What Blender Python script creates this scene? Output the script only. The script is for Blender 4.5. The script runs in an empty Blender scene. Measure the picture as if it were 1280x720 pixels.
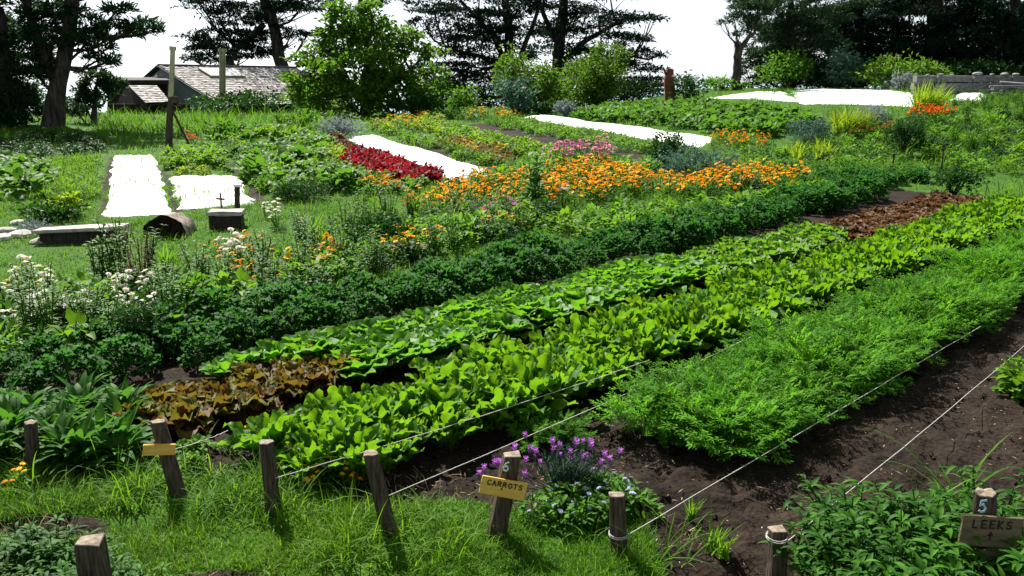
import bpy, math
import numpy as np
from mathutils import Vector, Matrix, Euler

# ------------------------------------------------------------------ camera, sky, sun, exposure
SC = bpy.context.scene
COL = SC.collection
F, HZ, CAMH = 1100.0, 102.0, 2.4
PITCH = math.atan((360 - HZ) / F)
cam_d = bpy.data.cameras.new('camera'); cam = bpy.data.objects.new('camera', cam_d); COL.objects.link(cam)
cam_d.sensor_width = 36.0; cam_d.lens = 36.0 * F / 1280.0; cam_d.clip_start = 0.05; cam_d.clip_end = 20000
cam.location = (0, 0, CAMH); cam.rotation_euler = (math.pi / 2 - PITCH, 0, 0)
SC.camera = cam
SUN_EL, SUN_AZ = math.radians(45), math.radians(-27)          # azimuth measured from +Y towards +X
world = bpy.data.worlds.new('World'); SC.world = world; world.use_nodes = True
wn = world.node_tree.nodes; wl = world.node_tree.links
bg = wn['Background']; sky = wn.new('ShaderNodeTexSky'); sky.sky_type = 'NISHITA'; sky.sun_disc = False
sky.sun_elevation = SUN_EL; sky.sun_rotation = SUN_AZ; sky.air_density = 1.0; sky.dust_density = 0.8; sky.ozone_density = 1.0
hsw = wn.new('ShaderNodeHueSaturation'); hsw.inputs['Saturation'].default_value = 0.18; wl.new(sky.outputs[0], hsw.inputs['Color']); tn = wn.new('ShaderNodeMix'); tn.data_type = 'RGBA'; tn.blend_type = 'MULTIPLY'; tn.inputs['Factor'].default_value = 1.0; tn.inputs['B'].default_value = (.95, 1.0, 1.09, 1); wl.new(hsw.outputs[0], tn.inputs['A']); wl.new(tn.outputs['Result'], bg.inputs['Color']); bg.inputs['Strength'].default_value = 0.058
sun_l = bpy.data.lights.new('sun', 'SUN'); sun_l.energy = 5.0; sun_l.angle = math.radians(0.55); sun_l.color = (1.0, 0.95, 0.86)
sun = bpy.data.objects.new('sun', sun_l); COL.objects.link(sun)
SD = Vector((math.sin(SUN_AZ) * math.cos(SUN_EL), math.cos(SUN_AZ) * math.cos(SUN_EL), math.sin(SUN_EL)))
sun.rotation_euler = SD.to_track_quat('Z', 'Y').to_euler(); sun.location = (-10, 20, 30)
SC.view_settings.view_transform = 'Standard'; SC.view_settings.look = 'None'
SC.view_settings.gamma = 1.0; SC.view_settings.use_curve_mapping = False
SC.view_settings.exposure = 1.3
SC.render.engine = 'CYCLES'
SC.cycles.max_bounces = 6; SC.cycles.diffuse_bounces = 2; SC.cycles.glossy_bounces = 2; SC.cycles.transmission_bounces = 4
SC.cycles.use_denoising = True
SC.cycles.sample_clamp_indirect = 4.0

# ------------------------------------------------------------------ terrain and picture-to-ground helpers
def sp(t, k=1.0): return np.logaddexp(0, np.asarray(t, float) * k) / k
def sm(t):
    t = np.clip(t, 0, 1); return t * t * (3 - 2 * t)
def ter(x, y):
    x = np.asarray(x, float); y = np.asarray(y, float)
    z = 0.028 * sp(y - 13, .5)
    z = z + 0.85 * sm((x - 4) / 9) * sm((y - 22) / 18)
    z = z + 0.035 * np.sin(x * .9 + 1.3) * np.sin(y * .7) * sm((y - 9) / 6)
    crest = 50 + 12 * sm((x - 2) / 10)
    z = z - 0.33 * sp(y - crest, .4)
    return z
def ray(px, py):
    u = (px - 640) / F; v = (360 - py) / F
    return np.array([u, math.cos(PITCH) + v * math.sin(PITCH), -math.sin(PITCH) + v * math.cos(PITCH)])
def g(px, py, h=0.0):
    d = ray(px, py)
    f = lambda t: CAMH + t * d[2] - (float(ter(t * d[0], t * d[1])) + h)
    a = b = .5
    while f(b) > 0 and b < 70: a = b; b *= 1.02
    for _ in range(30):
        m = (a + b) / 2
        if f(m) > 0: a = m
        else: b = m
    return np.array([a * d[0], a * d[1]])
def at(px, py, Y):
    d = ray(px, py); t = Y / d[1]
    return np.array([d[0] * t, Y, CAMH + d[2] * t])
def ppm(Y): return F / (Y * math.cos(PITCH))
BA = math.radians(45.2); BD = np.array([math.cos(BA), math.sin(BA)]); BN = np.array([BD[1], -BD[0]])
def bed(s, t): return s * BD + t * BN

rng = np.random.default_rng(11)
def U(a, b, n=None): return rng.uniform(a, b, n)

# ------------------------------------------------------------------ mesh builder
class Geo:
    def __init__(s): s.v = []; s.f = []; s.t = []; s.m = []; s.n = 0
    def add(s, v, f, tint=0.5, mat=0):
        v = np.asarray(v, float).reshape(-1, 3); f = np.asarray(f, int)
        s.v.append(v); s.f.append(f + s.n)
        s.t.append(np.full(len(v), tint) if np.isscalar(tint) else np.asarray(tint, float)); s.m.append(np.full(len(f), mat)); s.n += len(v)
    def mesh(s, name, mats, smooth=True):
        V = np.concatenate(s.v); me = bpy.data.meshes.new(name)
        cnt = np.concatenate([np.full(len(f), f.shape[1]) for f in s.f]); idx = np.concatenate([f.ravel() for f in s.f])
        me.vertices.add(len(V)); me.vertices.foreach_set('co', V.ravel())
        me.loops.add(len(idx)); me.loops.foreach_set('vertex_index', idx)
        me.polygons.add(len(cnt)); st = np.concatenate([[0], np.cumsum(cnt)[:-1]])
        me.polygons.foreach_set('loop_start', st); me.polygons.foreach_set('loop_total', cnt)
        me.polygons.foreach_set('material_index', np.concatenate(s.m)); me.polygons.foreach_set('use_smooth', np.full(len(cnt), smooth))
        a = me.attributes.new('tint', 'FLOAT', 'POINT'); a.data.foreach_set('value', np.concatenate(s.t))
        for m in (mats if isinstance(mats, (list, tuple)) else [mats]): me.materials.append(m)
        me.update(calc_edges=True); me.validate(); return me

def grid_faces(n, a, b):
    i = np.arange(a - 1)[:, None] * b + np.arange(b - 1)[None, :]
    q = np.stack([i, i + 1, i + b + 1, i + b], -1).reshape(-1, 4)
    return (np.arange(n)[:, None, None] * (a * b) + q[None]).reshape(-1, 4)

PROF = {
    'oval': lambda u: np.sin(np.pi * np.clip(u * .96 + .02, 0, 1)) ** .75,
    'lance': lambda u: np.sin(np.pi * u ** .75) ** .9 + .03,
    'blade': lambda u: (1 - u) ** .6 * np.minimum(1, .5 + 4 * u) + .01,
    'round': lambda u: np.minimum(1, .28 + 1.6 * u) * np.sqrt(np.clip(1 - ((u - .55) / .47) ** 4, 0.0, 1)) + .02,
    'stalk': lambda u: np.where(u < .38, .13, .13 + np.sin(np.pi * np.clip((u - .36) / .66, 0, 1)) ** .6 * .87) * (1 + .16 * np.sin(u * 44)),
    'beet': lambda u: np.where(u < .3, .12, .12 + np.sin(np.pi * np.clip((u - .28) / .74, 0, 1)) ** .6 * .88) * (1 + .24 * np.sin(u * 27 + .8)),
    'oak': lambda u: np.minimum(1, .25 + 1.5 * u) * np.sqrt(np.clip(1 - ((u - .55) / .47) ** 4, 0, 1)) * (1 + .22 * np.sin(u * 30)) + .02,
    'disc': lambda u: np.sin(np.pi * u) ** .5,
}
def leaves(G, n, base, az, L, W, e0, e1, prof='oval', ns=4, nc=3, fold=.25, wave=0.0, tint=None, mat=0, roll=0.0):
    """n curved leaves: each leaves BASE along azimuth AZ, its elevation going from e0 to e1 along its length."""
    A = lambda p: np.broadcast_to(np.asarray(p, float), (n,)).copy()
    base = np.broadcast_to(np.asarray(base, float), (n, 3)); az, L, W, e0, e1, fold, roll = map(A, (az, L, W, e0, e1, fold, roll))
    u = np.linspace(0, 1, ns + 1); um = (u[1:] + u[:-1]) / 2
    em = e0[:, None] + (e1 - e0)[:, None] * um; ea = e0[:, None] + (e1 - e0)[:, None] * u
    z0 = np.zeros((n, 1)); st = (L / ns)[:, None]
    r = np.concatenate([z0, np.cumsum(np.cos(em) * st, 1)], 1); h = np.concatenate([z0, np.cumsum(np.sin(em) * st, 1)], 1)
    c = np.linspace(-1, 1, nc); w = W[:, None] / 2 * PROF[prof](u)[None]
    lat = c[None, None] * w[:, :, None] * (np.cos(fold) * np.cos(roll))[:, None, None]
    no = np.abs(c)[None, None] * w[:, :, None] * np.sin(fold)[:, None, None] + c[None, None] * w[:, :, None] * np.sin(roll)[:, None, None]
    if wave:
        ph = rng.uniform(0, 6.28, (n, 1, 1)); k = rng.uniform(9, 16, (n, 1, 1))
        no = no + wave * W[:, None, None] * np.abs(c)[None, None] * np.sin(k * u[None, :, None] + ph + 2.1 * np.sign(c)[None, None])
        no = no + .5 * wave * W[:, None, None] * rng.normal(0, .5, (n, ns + 1, nc))
    R = r[:, :, None] - no * np.sin(ea)[:, :, None]; Z = h[:, :, None] + no * np.cos(ea)[:, :, None]
    ca, sa = np.cos(az)[:, None, None], np.sin(az)[:, None, None]
    V = np.stack([base[:, None, None, 0] + R * ca - lat * sa, base[:, None, None, 1] + R * sa + lat * ca, base[:, None, None, 2] + Z], -1)
    if tint is None: tint = rng.uniform(0, 1, n)
    tv = np.repeat(A(tint), (ns + 1) * nc)
    G.add(V.reshape(-1, 3), grid_faces(n, ns + 1, nc), tv, mat)

def tube(G, pts, rad, sides=7, tint=.5, mat=0, cap=True):
    pts = np.asarray(pts, float); k = len(pts); rad = np.broadcast_to(np.asarray(rad, float), (k,))
    tan = np.gradient(pts, axis=0); tan /= np.linalg.norm(tan, axis=1)[:, None] + 1e-9
    ref = np.where(np.abs(tan[:, 2:3]) > .9, np.array([[1., 0, 0]]), np.array([[0, 0, 1.]]))
    a = np.cross(tan, ref); a /= np.linalg.norm(a, axis=1)[:, None] + 1e-9; b = np.cross(tan, a)
    th = np.linspace(0, 2 * np.pi, sides, endpoint=False)
    V = pts[:, None] + rad[:, None, None] * (np.cos(th)[None, :, None] * a[:, None] + np.sin(th)[None, :, None] * b[:, None])
    i = np.arange(k - 1)[:, None] * sides; j = np.arange(sides)[None]; j2 = (j + 1) % sides
    G.add(V.reshape(-1, 3), np.stack([i + j, i + j2, i + sides + j2, i + sides + j], -1).reshape(-1, 4), tint, mat)
    if cap:
        for e in (0, k - 1): G.add(V[e], np.arange(sides)[None] if e else np.arange(sides)[::-1][None], tint, mat)

def box(G, c, s, rot=None, tint=.5, mat=0, jit=0.0):
    v = np.array([[x, y, z] for x in (-.5, .5) for y in (-.5, .5) for z in (-.5, .5)]) * np.asarray(s, float)
    if jit: v = v + rng.normal(0, jit, v.shape)
    if rot is not None: v = v @ np.array(Euler(rot).to_matrix()).T
    G.add(v + np.asarray(c, float), [[0, 1, 3, 2], [4, 6, 7, 5], [0, 4, 5, 1], [2, 3, 7, 6], [0, 2, 6, 4], [1, 5, 7, 3]], tint, mat)

# ------------------------------------------------------------------ objects
def tag(o, label=None, cat=None, group=None, kind=None):
    for k, v in (('label', label), ('category', cat), ('group', group), ('kind', kind)):
        if v: o[k] = v
    return o
def obj(name, me, parent=None, loc=(0, 0, 0), rot=(0, 0, 0), scale=1.0):
    o = bpy.data.objects.new(name, me); COL.objects.link(o)
    o.location = tuple(float(q) for q in loc); o.rotation_euler = rot
    o.scale = (scale,) * 3 if np.isscalar(scale) else scale
    if parent is not None: o.parent = parent
    return o
def spawn(name, var, xy, label, cat, group=None, scale=1.0, rot=None, tilt=.06, dz=0.0):
    """One plant: VAR = (mesh, [(part name, mesh, location, rotation), ...]) standing on the ground at XY."""
    me, kids = var
    rz = U(0, 6.28) if rot is None else rot
    o = obj(name, me, None, (xy[0], xy[1], float(ter(xy[0], xy[1])) + dz), (rng.normal(0, tilt), rng.normal(0, tilt), rz), scale)
    tag(o, label, cat, group)
    for kn, km, kl, kr in kids: obj(kn, km, o, kl, kr)
    return o
def pick(L): return L[rng.integers(len(L))]

# ------------------------------------------------------------------ materials
def new_mat(name):
    m = bpy.data.materials.new(name); m.use_nodes = True
    return m, m.node_tree.nodes, m.node_tree.links, m.node_tree.nodes['Principled BSDF']
def leaf_mat(name, a, b, trans=(.3, .5, .04), tw=.4, rough=.45, spec=.4, noise=18.0, ovar=.25):
    """Leaf: base colour goes from A to B leaf by leaf, varies a little plant by plant; part of the light comes through."""
    m, N, K, P = new_mat(name)
    spec *= .25 if name in ('garden_leaf', 'deep_green_leaf', 'bright_leaf', 'lime_leaf') else .45; rough = min(.8, rough + .12)
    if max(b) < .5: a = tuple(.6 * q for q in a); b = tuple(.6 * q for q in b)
    at_ = N.new('ShaderNodeAttribute'); at_.attribute_name = 'tint'
    mix = N.new('ShaderNodeMix'); mix.data_type = 'RGBA'; mix.inputs['A'].default_value = (*a, 1); mix.inputs['B'].default_value = (*b, 1)
    K.new(at_.outputs['Fac'], mix.inputs['Factor'])
    oi = N.new('ShaderNodeObjectInfo'); hs = N.new('ShaderNodeHueSaturation')
    mr = N.new('ShaderNodeMapRange'); mr.inputs[3].default_value = 1 - ovar; mr.inputs[4].default_value = 1 + ovar
    K.new(oi.outputs['Random'], mr.inputs[0])
    tc = N.new('ShaderNodeTexCoord'); nz = N.new('ShaderNodeTexNoise'); nz.inputs['Scale'].default_value = noise
    K.new(tc.outputs['Object'], nz.inputs['Vector'])
    m2 = N.new('ShaderNodeMath'); m2.operation = 'MULTIPLY'; mr2 = N.new('ShaderNodeMapRange'); mr2.inputs[1].default_value = .3; mr2.inputs[2].default_value = .7
    mr2.inputs[3].default_value = .75; mr2.inputs[4].default_value = 1.2; K.new(nz.outputs['Fac'], mr2.inputs[0])
    K.new(mr.outputs[0], m2.inputs[0]); K.new(mr2.outputs[0], m2.inputs[1]); K.new(m2.outputs[0], hs.inputs['Value'])
    K.new(mix.outputs['Result'], hs.inputs['Color']); K.new(hs.outputs[0], P.inputs['Base Color'])
    P.inputs['Roughness'].default_value = rough; P.inputs['Specular IOR Level'].default_value = spec
    tr = N.new('ShaderNodeBsdfTranslucent'); mt = N.new('ShaderNodeMix'); mt.data_type = 'RGBA'; mt.blend_type = 'MULTIPLY'
    sat = N.new('ShaderNodeMix'); sat.data_type = 'RGBA'; sat.inputs['A'].default_value = (*trans, 1); sat.inputs['Factor'].default_value = .5
    K.new(hs.outputs[0], sat.inputs['B']); K.new(sat.outputs['Result'], tr.inputs['Color'])
    ms = N.new('ShaderNodeMixShader'); ms.inputs[0].default_value = tw
    K.new(P.outputs[0], ms.inputs[1]); K.new(tr.outputs[0], ms.inputs[2]); K.new(ms.outputs[0], N['Material Output'].inputs[0])
    return m
def solid_mat(name, a, b, scale=8.0, rough=.8, spec=.3, bump=0.0, stretch=(1, 1, 1), metallic=0.0):
    """Opaque surface whose colour wanders between A and B with noise."""
    m, N, K, P = new_mat(name)
    tc = N.new('ShaderNodeTexCoord'); mp = N.new('ShaderNodeMapping'); mp.inputs['Scale'].default_value = stretch
    nz = N.new('ShaderNodeTexNoise'); nz.inputs['Scale'].default_value = scale; nz.inputs['Detail'].default_value = 6
    K.new(tc.outputs['Object'], mp.inputs[0]); K.new(mp.outputs[0], nz.inputs['Vector'])
    rp = N.new('ShaderNodeValToRGB'); rp.color_ramp.elements[0].position = .33; rp.color_ramp.elements[1].position = .68
    rp.color_ramp.elements[0].color = (*a, 1); rp.color_ramp.elements[1].color = (*b, 1)
    K.new(nz.outputs['Fac'], rp.inputs[0]); K.new(rp.outputs[0], P.inputs['Base Color'])
    P.inputs['Roughness'].default_value = rough; P.inputs['Specular IOR Level'].default_value = spec; P.inputs['Metallic'].default_value = metallic
    if bump:
        bp = N.new('ShaderNodeBump'); bp.inputs['Strength'].default_value = bump; bp.inputs['Distance'].default_value = .02
        K.new(nz.outputs['Fac'], bp.inputs['Height']); K.new(bp.outputs[0], P.inputs['Normal'])
    return m

M = {}
M['lettuce'] = leaf_mat('lettuce_leaf', (.07, .26, .010), (.14, .38, .02), (.26, .60, .02), .42, .42, .45)
M['lettuce2'] = leaf_mat('crinkled_lettuce_leaf', (.06, .22, .010), (.17, .38, .02), (.27, .54, .02), .4, .42, .5)
M['red_lettuce'] = leaf_mat('red_lettuce_leaf', (.13, .035, .012), (.15, .20, .018), (.32, .19, .02), .34, .5, .35)
M['red_far'] = leaf_mat('russet_lettuce_leaf', (.13, .06, .028), (.20, .11, .045), (.28, .14, .05), .3, .5, .35)
M['crimson'] = leaf_mat('crimson_lettuce_leaf', (.22, .008, .02), (.34, .022, .03), (.4, .015, .02), .4, .5, .3)
M['chard'] = leaf_mat('serrated_leaf', (.03, .17, .010), (.16, .38, .012), (.29, .58, .012), .42, .45, .3)
M['carrot'] = leaf_mat('carrot_frond', (.05, .22, .010), (.14, .38, .016), (.20, .55, .015), .4, .55, .2)
M['kale'] = leaf_mat('dark_crinkled_leaf', (.014, .075, .012), (.045, .18, .016), (.09, .36, .03), .34, .5, .15)
M['comfrey'] = leaf_mat('broad_dark_leaf', (.03, .14, .018), (.07, .22, .02), (.15, .42, .03), .32, .5, .25)
M['lance'] = leaf_mat('narrow_dark_leaf', (.015, .085, .006), (.065, .21, .010), (.12, .38, .03), .28, .48, .25)
M['grass'] = leaf_mat('grass_blade', (.06, .21, .008), (.17, .34, .014), (.24, .50, .015), .4, .5, .3)
M['grass_far'] = leaf_mat('meadow_blade', (.055, .19, .008), (.14, .31, .014), (.21, .47, .015), .4, .5, .3)
M['green'] = leaf_mat('garden_leaf', (.045, .17, .014), (.12, .30, .02), (.2, .46, .03), .35, .45, .4)
M['bright'] = leaf_mat('bright_leaf', (.08, .26, .012), (.17, .38, .02), (.28, .55, .02), .38, .45, .4)
M['lime'] = leaf_mat('lime_leaf', (.16, .32, .015), (.30, .46, .02), (.45, .62, .03), .4, .45, .35)
M['brown'] = leaf_mat('olive_brown_leaf', (.13, .09, .015), (.20, .14, .02), (.35, .25, .03), .35, .5, .3)
M['grey'] = leaf_mat('silver_leaf', (.20, .27, .25), (.36, .43, .42), (.3, .4, .35), .2, .6, .2)
M['bluegreen'] = leaf_mat('bluish_leaf', (.05, .13, .09), (.10, .21, .13), (.12, .28, .16), .25, .5, .3)
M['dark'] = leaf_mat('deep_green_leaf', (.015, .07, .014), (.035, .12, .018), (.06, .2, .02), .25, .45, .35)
M['needle'] = leaf_mat('cypress_spray', (.007, .024, .017), (.02, .055, .030), (.03, .09, .04), .2, .6, .15, noise=1.5)
M['needle2'] = leaf_mat('pine_needle', (.012, .042, .018), (.04, .10, .03), (.06, .15, .04), .25, .55, .2, noise=1.5)
M['tree_leaf'] = leaf_mat('broad_tree_leaf', (.04, .14, .012), (.13, .28, .02), (.20, .44, .02), .38, .5, .3, noise=1.2)
M['bush_leaf'] = leaf_mat('sunny_bush_leaf', (.055, .17, .012), (.14, .29, .02), (.22, .42, .03), .35, .5, .3, noise=2)
M['seed'] = leaf_mat('dry_seed_stalk', (.10, .08, .03), (.22, .17, .06), (.3, .25, .1), .25, .6, .2)
M['straw'] = leaf_mat('dry_straw', (.28, .20, .10), (.5, .40, .24), (.4, .32, .15), .2, .7, .1)
M['orange'] = leaf_mat('orange_petal', (.9, .24, .003), (.97, .48, .006), (1, .5, .01), .45, .5, .2, ovar=.1)
M['yellow'] = leaf_mat('yellow_petal', (.9, .5, .01), (.95, .62, .02), (1, .6, .02), .3, .5, .2, ovar=.1)
M['redorange'] = leaf_mat('scarlet_petal', (.85, .07, .004), (.95, .17, .006), (1, .15, .01), .3, .5, .2, ovar=.1)
M['white_petal'] = leaf_mat('white_petal', (.75, .75, .70), (.85, .85, .83), (.8, .8, .75), .3, .6, .2, ovar=.05)
M['purple'] = leaf_mat('purple_bract', (.40, .10, .55), (.62, .22, .72), (.7, .3, .8), .35, .5, .2, ovar=.1)
M['plum'] = leaf_mat('dark_plum_spike', (.05, .015, .08), (.10, .03, .13), (.15, .05, .2), .2, .6, .2)
M['magenta'] = leaf_mat('magenta_petal', (.55, .05, .40), (.75, .12, .55), (.8, .2, .6), .3, .5, .2)
M['pink'] = leaf_mat('pink_petal', (.75, .22, .35), (.85, .4, .5), (.8, .3, .4), .3, .5, .2)
M['skyblue'] = leaf_mat('pale_blue_petal', (.28, .34, .50), (.42, .48, .60), (.4, .45, .6), .3, .6, .2)
M['bark'] = solid_mat('tree_bark', (.015, .013, .012), (.07, .06, .05), 3, .9, .1, .8, (3, 3, .6))
M['post'] = solid_mat('weathered_post_wood', (.022, .016, .011), (.10, .076, .055), 22, .85, .2, .7, (3, 3, .35))
M['endgrain'] = solid_mat('post_end_grain', (.13, .10, .075), (.30, .25, .19), 30, .85, .2, .4)
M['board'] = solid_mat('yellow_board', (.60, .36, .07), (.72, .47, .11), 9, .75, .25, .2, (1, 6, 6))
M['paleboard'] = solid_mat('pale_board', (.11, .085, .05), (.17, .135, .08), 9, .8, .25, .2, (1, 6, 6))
M['ink'] = solid_mat('dark_marker_ink', (.02, .014, .01), (.04, .025, .015), 20, .8, .2)
M['chalk'] = solid_mat('pale_paint', (.42, .52, .50), (.62, .72, .70), 40, .8, .2)
M['chalkblue'] = solid_mat('pale_blue_paint', (.22, .42, .52), (.36, .56, .66), 40, .8, .2)
M['string'] = solid_mat('white_twine', (.38, .36, .32), (.58, .56, .52), 50, .8, .2)
M['cloth'] = solid_mat('white_row_cover', (.80, .81, .83), (.88, .88, .88), 3, .85, .1, .25)
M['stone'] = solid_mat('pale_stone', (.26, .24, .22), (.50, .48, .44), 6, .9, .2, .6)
M['stonedark'] = solid_mat('grey_stone', (.14, .14, .14), (.30, .29, .28), 6, .9, .2, .6)
M['logbark'] = solid_mat('log_bark', (.09, .07, .055), (.36, .32, .28), 9, .9, .1, .8)
M['logcore'] = solid_mat('dark_log_core', (.008, .006, .005), (.025, .018, .013), 9, .95, .05, .5)
M['clod'] = solid_mat('soil_clod', (.010, .0075, .006), (.045, .034, .026), 15, .95, .1, .5)
M['shingle'] = leaf_mat('weathered_shingle', (.20, .185, .18), (.52, .49, .47), (.1, .1, .1), .0, .85, .2, noise=3, ovar=0)
M['plank'] = solid_mat('grey_blue_plank', (.16, .19, .21), (.27, .31, .33), 4, .8, .2, .3, (1, 1, 8))
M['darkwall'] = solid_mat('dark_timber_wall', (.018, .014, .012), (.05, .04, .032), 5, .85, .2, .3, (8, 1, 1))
M['skyglass'] = solid_mat('skylight_glass', (.62, .66, .70), (.72, .75, .78), 2, .12, .7)
M['metal'] = solid_mat('weathered_flue_metal', (.20, .20, .11), (.42, .42, .24), 5, .45, .5, .2, (1, 1, .3), .5)
M['rust'] = solid_mat('red_brown_wood', (.09, .028, .016), (.20, .07, .04), 6, .85, .2, .6, (2, 2, .5))
M['wallstone'] = solid_mat('weathered_grey_block', (.06, .065, .07), (.20, .20, .20), 5, .9, .2, .5, (1, 3, 3))

# ground: soil where beds lie, leaf litter green where grass grows (mesh attribute "grassy")
gm, N, K, P = new_mat('earth'); M['earth'] = gm
tc = N.new('ShaderNodeTexCoord')
def noise(scale, detail=6):
    n = N.new('ShaderNodeTexNoise'); n.inputs['Scale'].default_value = scale; n.inputs['Detail'].default_value = detail
    K.new(tc.outputs['Object'], n.inputs['Vector']); return n
def ramp(src, p0, c0, p1, c1):
    r = N.new('ShaderNodeValToRGB'); r.color_ramp.elements[0].position = p0; r.color_ramp.elements[1].position = p1
    r.color_ramp.elements[0].color = (*c0, 1); r.color_ramp.elements[1].color = (*c1, 1); K.new(src, r.inputs[0]); return r
n1, n2, n3 = noise(1.6), noise(28), noise(3.0)
r1 = ramp(n1.outputs['Fac'], .3, (.011, .008, .006), .72, (.034, .025, .018))
r2 = ramp(n2.outputs['Fac'], .38, (.55, .5, .48), .7, (1.5, 1.4, 1.35))
mm = N.new('ShaderNodeMix'); mm.data_type = 'RGBA'; mm.blend_type = 'MULTIPLY'; mm.inputs['Factor'].default_value = 1
K.new(r1.outputs[0], mm.inputs['A']); K.new(r2.outputs[0], mm.inputs['B'])
r3 = ramp(n3.outputs['Fac'], .3, (.022, .07, .006), .7, (.05, .12, .010))
at_ = N.new('ShaderNodeAttribute'); at_.attribute_name = 'tint'
mg = N.new('ShaderNodeMix'); mg.data_type = 'RGBA'; K.new(at_.outputs['Fac'], mg.inputs['Factor'])
K.new(mm.outputs['Result'], mg.inputs['A']); K.new(r3.outputs[0], mg.inputs['B']); K.new(mg.outputs['Result'], P.inputs['Base Color'])
P.inputs['Roughness'].default_value = .95; P.inputs['Specular IOR Level'].default_value = .1
bp = N.new('ShaderNodeBump'); bp.inputs['Strength'].default_value = .8; bp.inputs['Distance'].default_value = .03
K.new(n2.outputs['Fac'], bp.inputs['Height']); K.new(bp.outputs[0], P.inputs['Normal'])
sm_, N2, K2, P2 = new_mat('sea_water'); M['sea'] = sm_
P2.inputs['Base Color'].default_value = (.22, .34, .42, 1); P2.inputs['Roughness'].default_value = .25

# ------------------------------------------------------------------ ground and sea
def inpoly(x, y, poly):
    poly = np.asarray(poly); c = np.zeros(np.shape(x), bool); j = len(poly) - 1
    for i in range(len(poly)):
        xi, yi = poly[i]; xj, yj = poly[j]
        c ^= ((yi > y) != (yj > y)) & (x < (xj - xi) * (y - yi) / (yj - yi + 1e-12) + xi); j = i
    return c
def gp(*pts): return np.array([g(*p) for p in pts])
PATHS = [gp((122, 272), (136, 272), (146, 196), (134, 196)), gp((215, 268), (232, 262), (212, 222), (197, 200)),
         gp((316, 255), (335, 252), (300, 205), (278, 205))]
SOILBEDS = [gp((570, 158), (602, 154), (812, 186), (795, 206)), gp((540, 178), (470, 176), (585, 212), (618, 212)), gp((400, 172), (440, 176), (560, 226), (500, 228)),
            gp((1240, 160), (1280, 158), (1280, 185), (1250, 180))]
def is_soil(x, y):
    x = np.asarray(x, float); y = np.asarray(y, float)
    s = x * BD[0] + y * BD[1]; t = x * BN[0] + y * BN[1]
    wob = .10 * np.sin(3.1 * x + 1) + .07 * np.sin(7.3 * x + 2.2 * y)
    front = np.where(x < .75, 4.62 - .22 * x, 2.2)
    a = (y > front + wob) & (t > -8.0 + wob) & (s < 19)
    for p in PATHS + SOILBEDS: a |= inpoly(x, y, p)
    a |= ((x + 1.6 + .5 * wob) ** 2 / .22 + (y - 3.86 + .4 * wob) ** 2 / .012) < 1
    a |= ((x + .55) ** 2 / .30 + (y - 3.76 + .4 * wob) ** 2 / .008) < 1
    a |= ((x + 2.6) ** 2 / .16 + (y - 4.40 + .4 * wob) ** 2 / .018) < 1
    return a
ys = np.concatenate([np.linspace(-8, 2.8, 14), np.exp(np.linspace(math.log(2.9), math.log(170), 430))])
us = np.linspace(-1, 1, 421)
Y = np.repeat(ys[:, None], len(us), 1); X = us[None] * (1.15 * np.maximum(ys, 0) + 3.2)[:, None] * 1.0
Z = ter(X, Y); soil = is_soil(X, Y)
near = np.exp(-((Y / 14) ** 4))
lump = rng.normal(0, 1, Y.shape)
for _ in range(2): lump = (lump + np.roll(lump, 1, 0) + np.roll(lump, 1, 1) + np.roll(lump, -1, 0) + np.roll(lump, -1, 1)) / 5
Z = Z + np.where(soil, .055 * lump + .018 * np.sin(2.3 * X + 1.1 * Y) * np.sin(1.7 * Y), .015 * lump) * near
G = Geo(); G.add(np.stack([X, Y, Z], -1), grid_faces(1, len(ys), len(us)), np.where(soil, 0.0, 1.0).ravel())
tag(obj('ground', G.mesh('ground', M['earth'])), kind='structure')
G = Geo(); a = np.linspace(-9000, 9000, 5); XX, YY = np.meshgrid(a, np.linspace(60, 12000, 5), indexing='ij')
G.add(np.stack([XX, YY, np.full_like(XX, -28)], -1), grid_faces(1, 5, 5)); tag(obj('sea', G.mesh('sea', M['sea'])), kind='structure')

# ------------------------------------------------------------------ foliage clouds
def cloud(G, blobs, L, W, prof='oval', nclump=14, spread=.28, up=.0, flat=1.0, ns=1, shell=.55, tint_by=None, droop=0.0, axis=None):
    """Leaves in clumps spread through each ellipsoid (cx,cy,cz,rx,ry,rz,n)."""
    for (cx, cy, cz, rx, ry, rz, n) in blobs:
        n = int(n); k = max(3, min(nclump, n // 6))
        d = rng.normal(0, 1, (k, 3)); d /= np.linalg.norm(d, axis=1)[:, None]
        rr = (shell + (1 - shell) * rng.uniform(0, 1, k)) ** .7
        cc = d * rr[:, None]
        w = rng.integers(0, k, n); o = rng.normal(0, 1, (n, 3)) * spread * rng.uniform(.5, 1.2, (k, 1))[w]; o[:, 2] *= flat
        q = cc[w] + o
        p = np.array([cx, cy, cz]) + q * np.array([rx, ry, rz])
        out = np.arctan2(q[:, 1] + rng.normal(0, .5, n), q[:, 0] + rng.normal(0, .5, n))
        e = rng.normal(up, .55, n)
        tk = rng.uniform(0, 1, k)[w] * .6 + rng.uniform(0, .4, n)
        leaves(G, n, p, out, L * rng.uniform(.6, 1.3, n), W * rng.uniform(.7, 1.25, n), e, e - rng.uniform(0, .7, n) - droop, prof, ns + 1, 3, .3, 0, tk, 0, U(-1.2, 1.2, n))

def dome_pts(n, r, h, lo=.15):
    th = U(0, 2 * np.pi, n); c = U(lo, 1, n); q = np.sqrt(1 - c * c) * U(.75, 1.03, n)
    return np.stack([r * q * np.cos(th), r * q * np.sin(th), h * c * U(.8, 1.03, n)], -1), th

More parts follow.
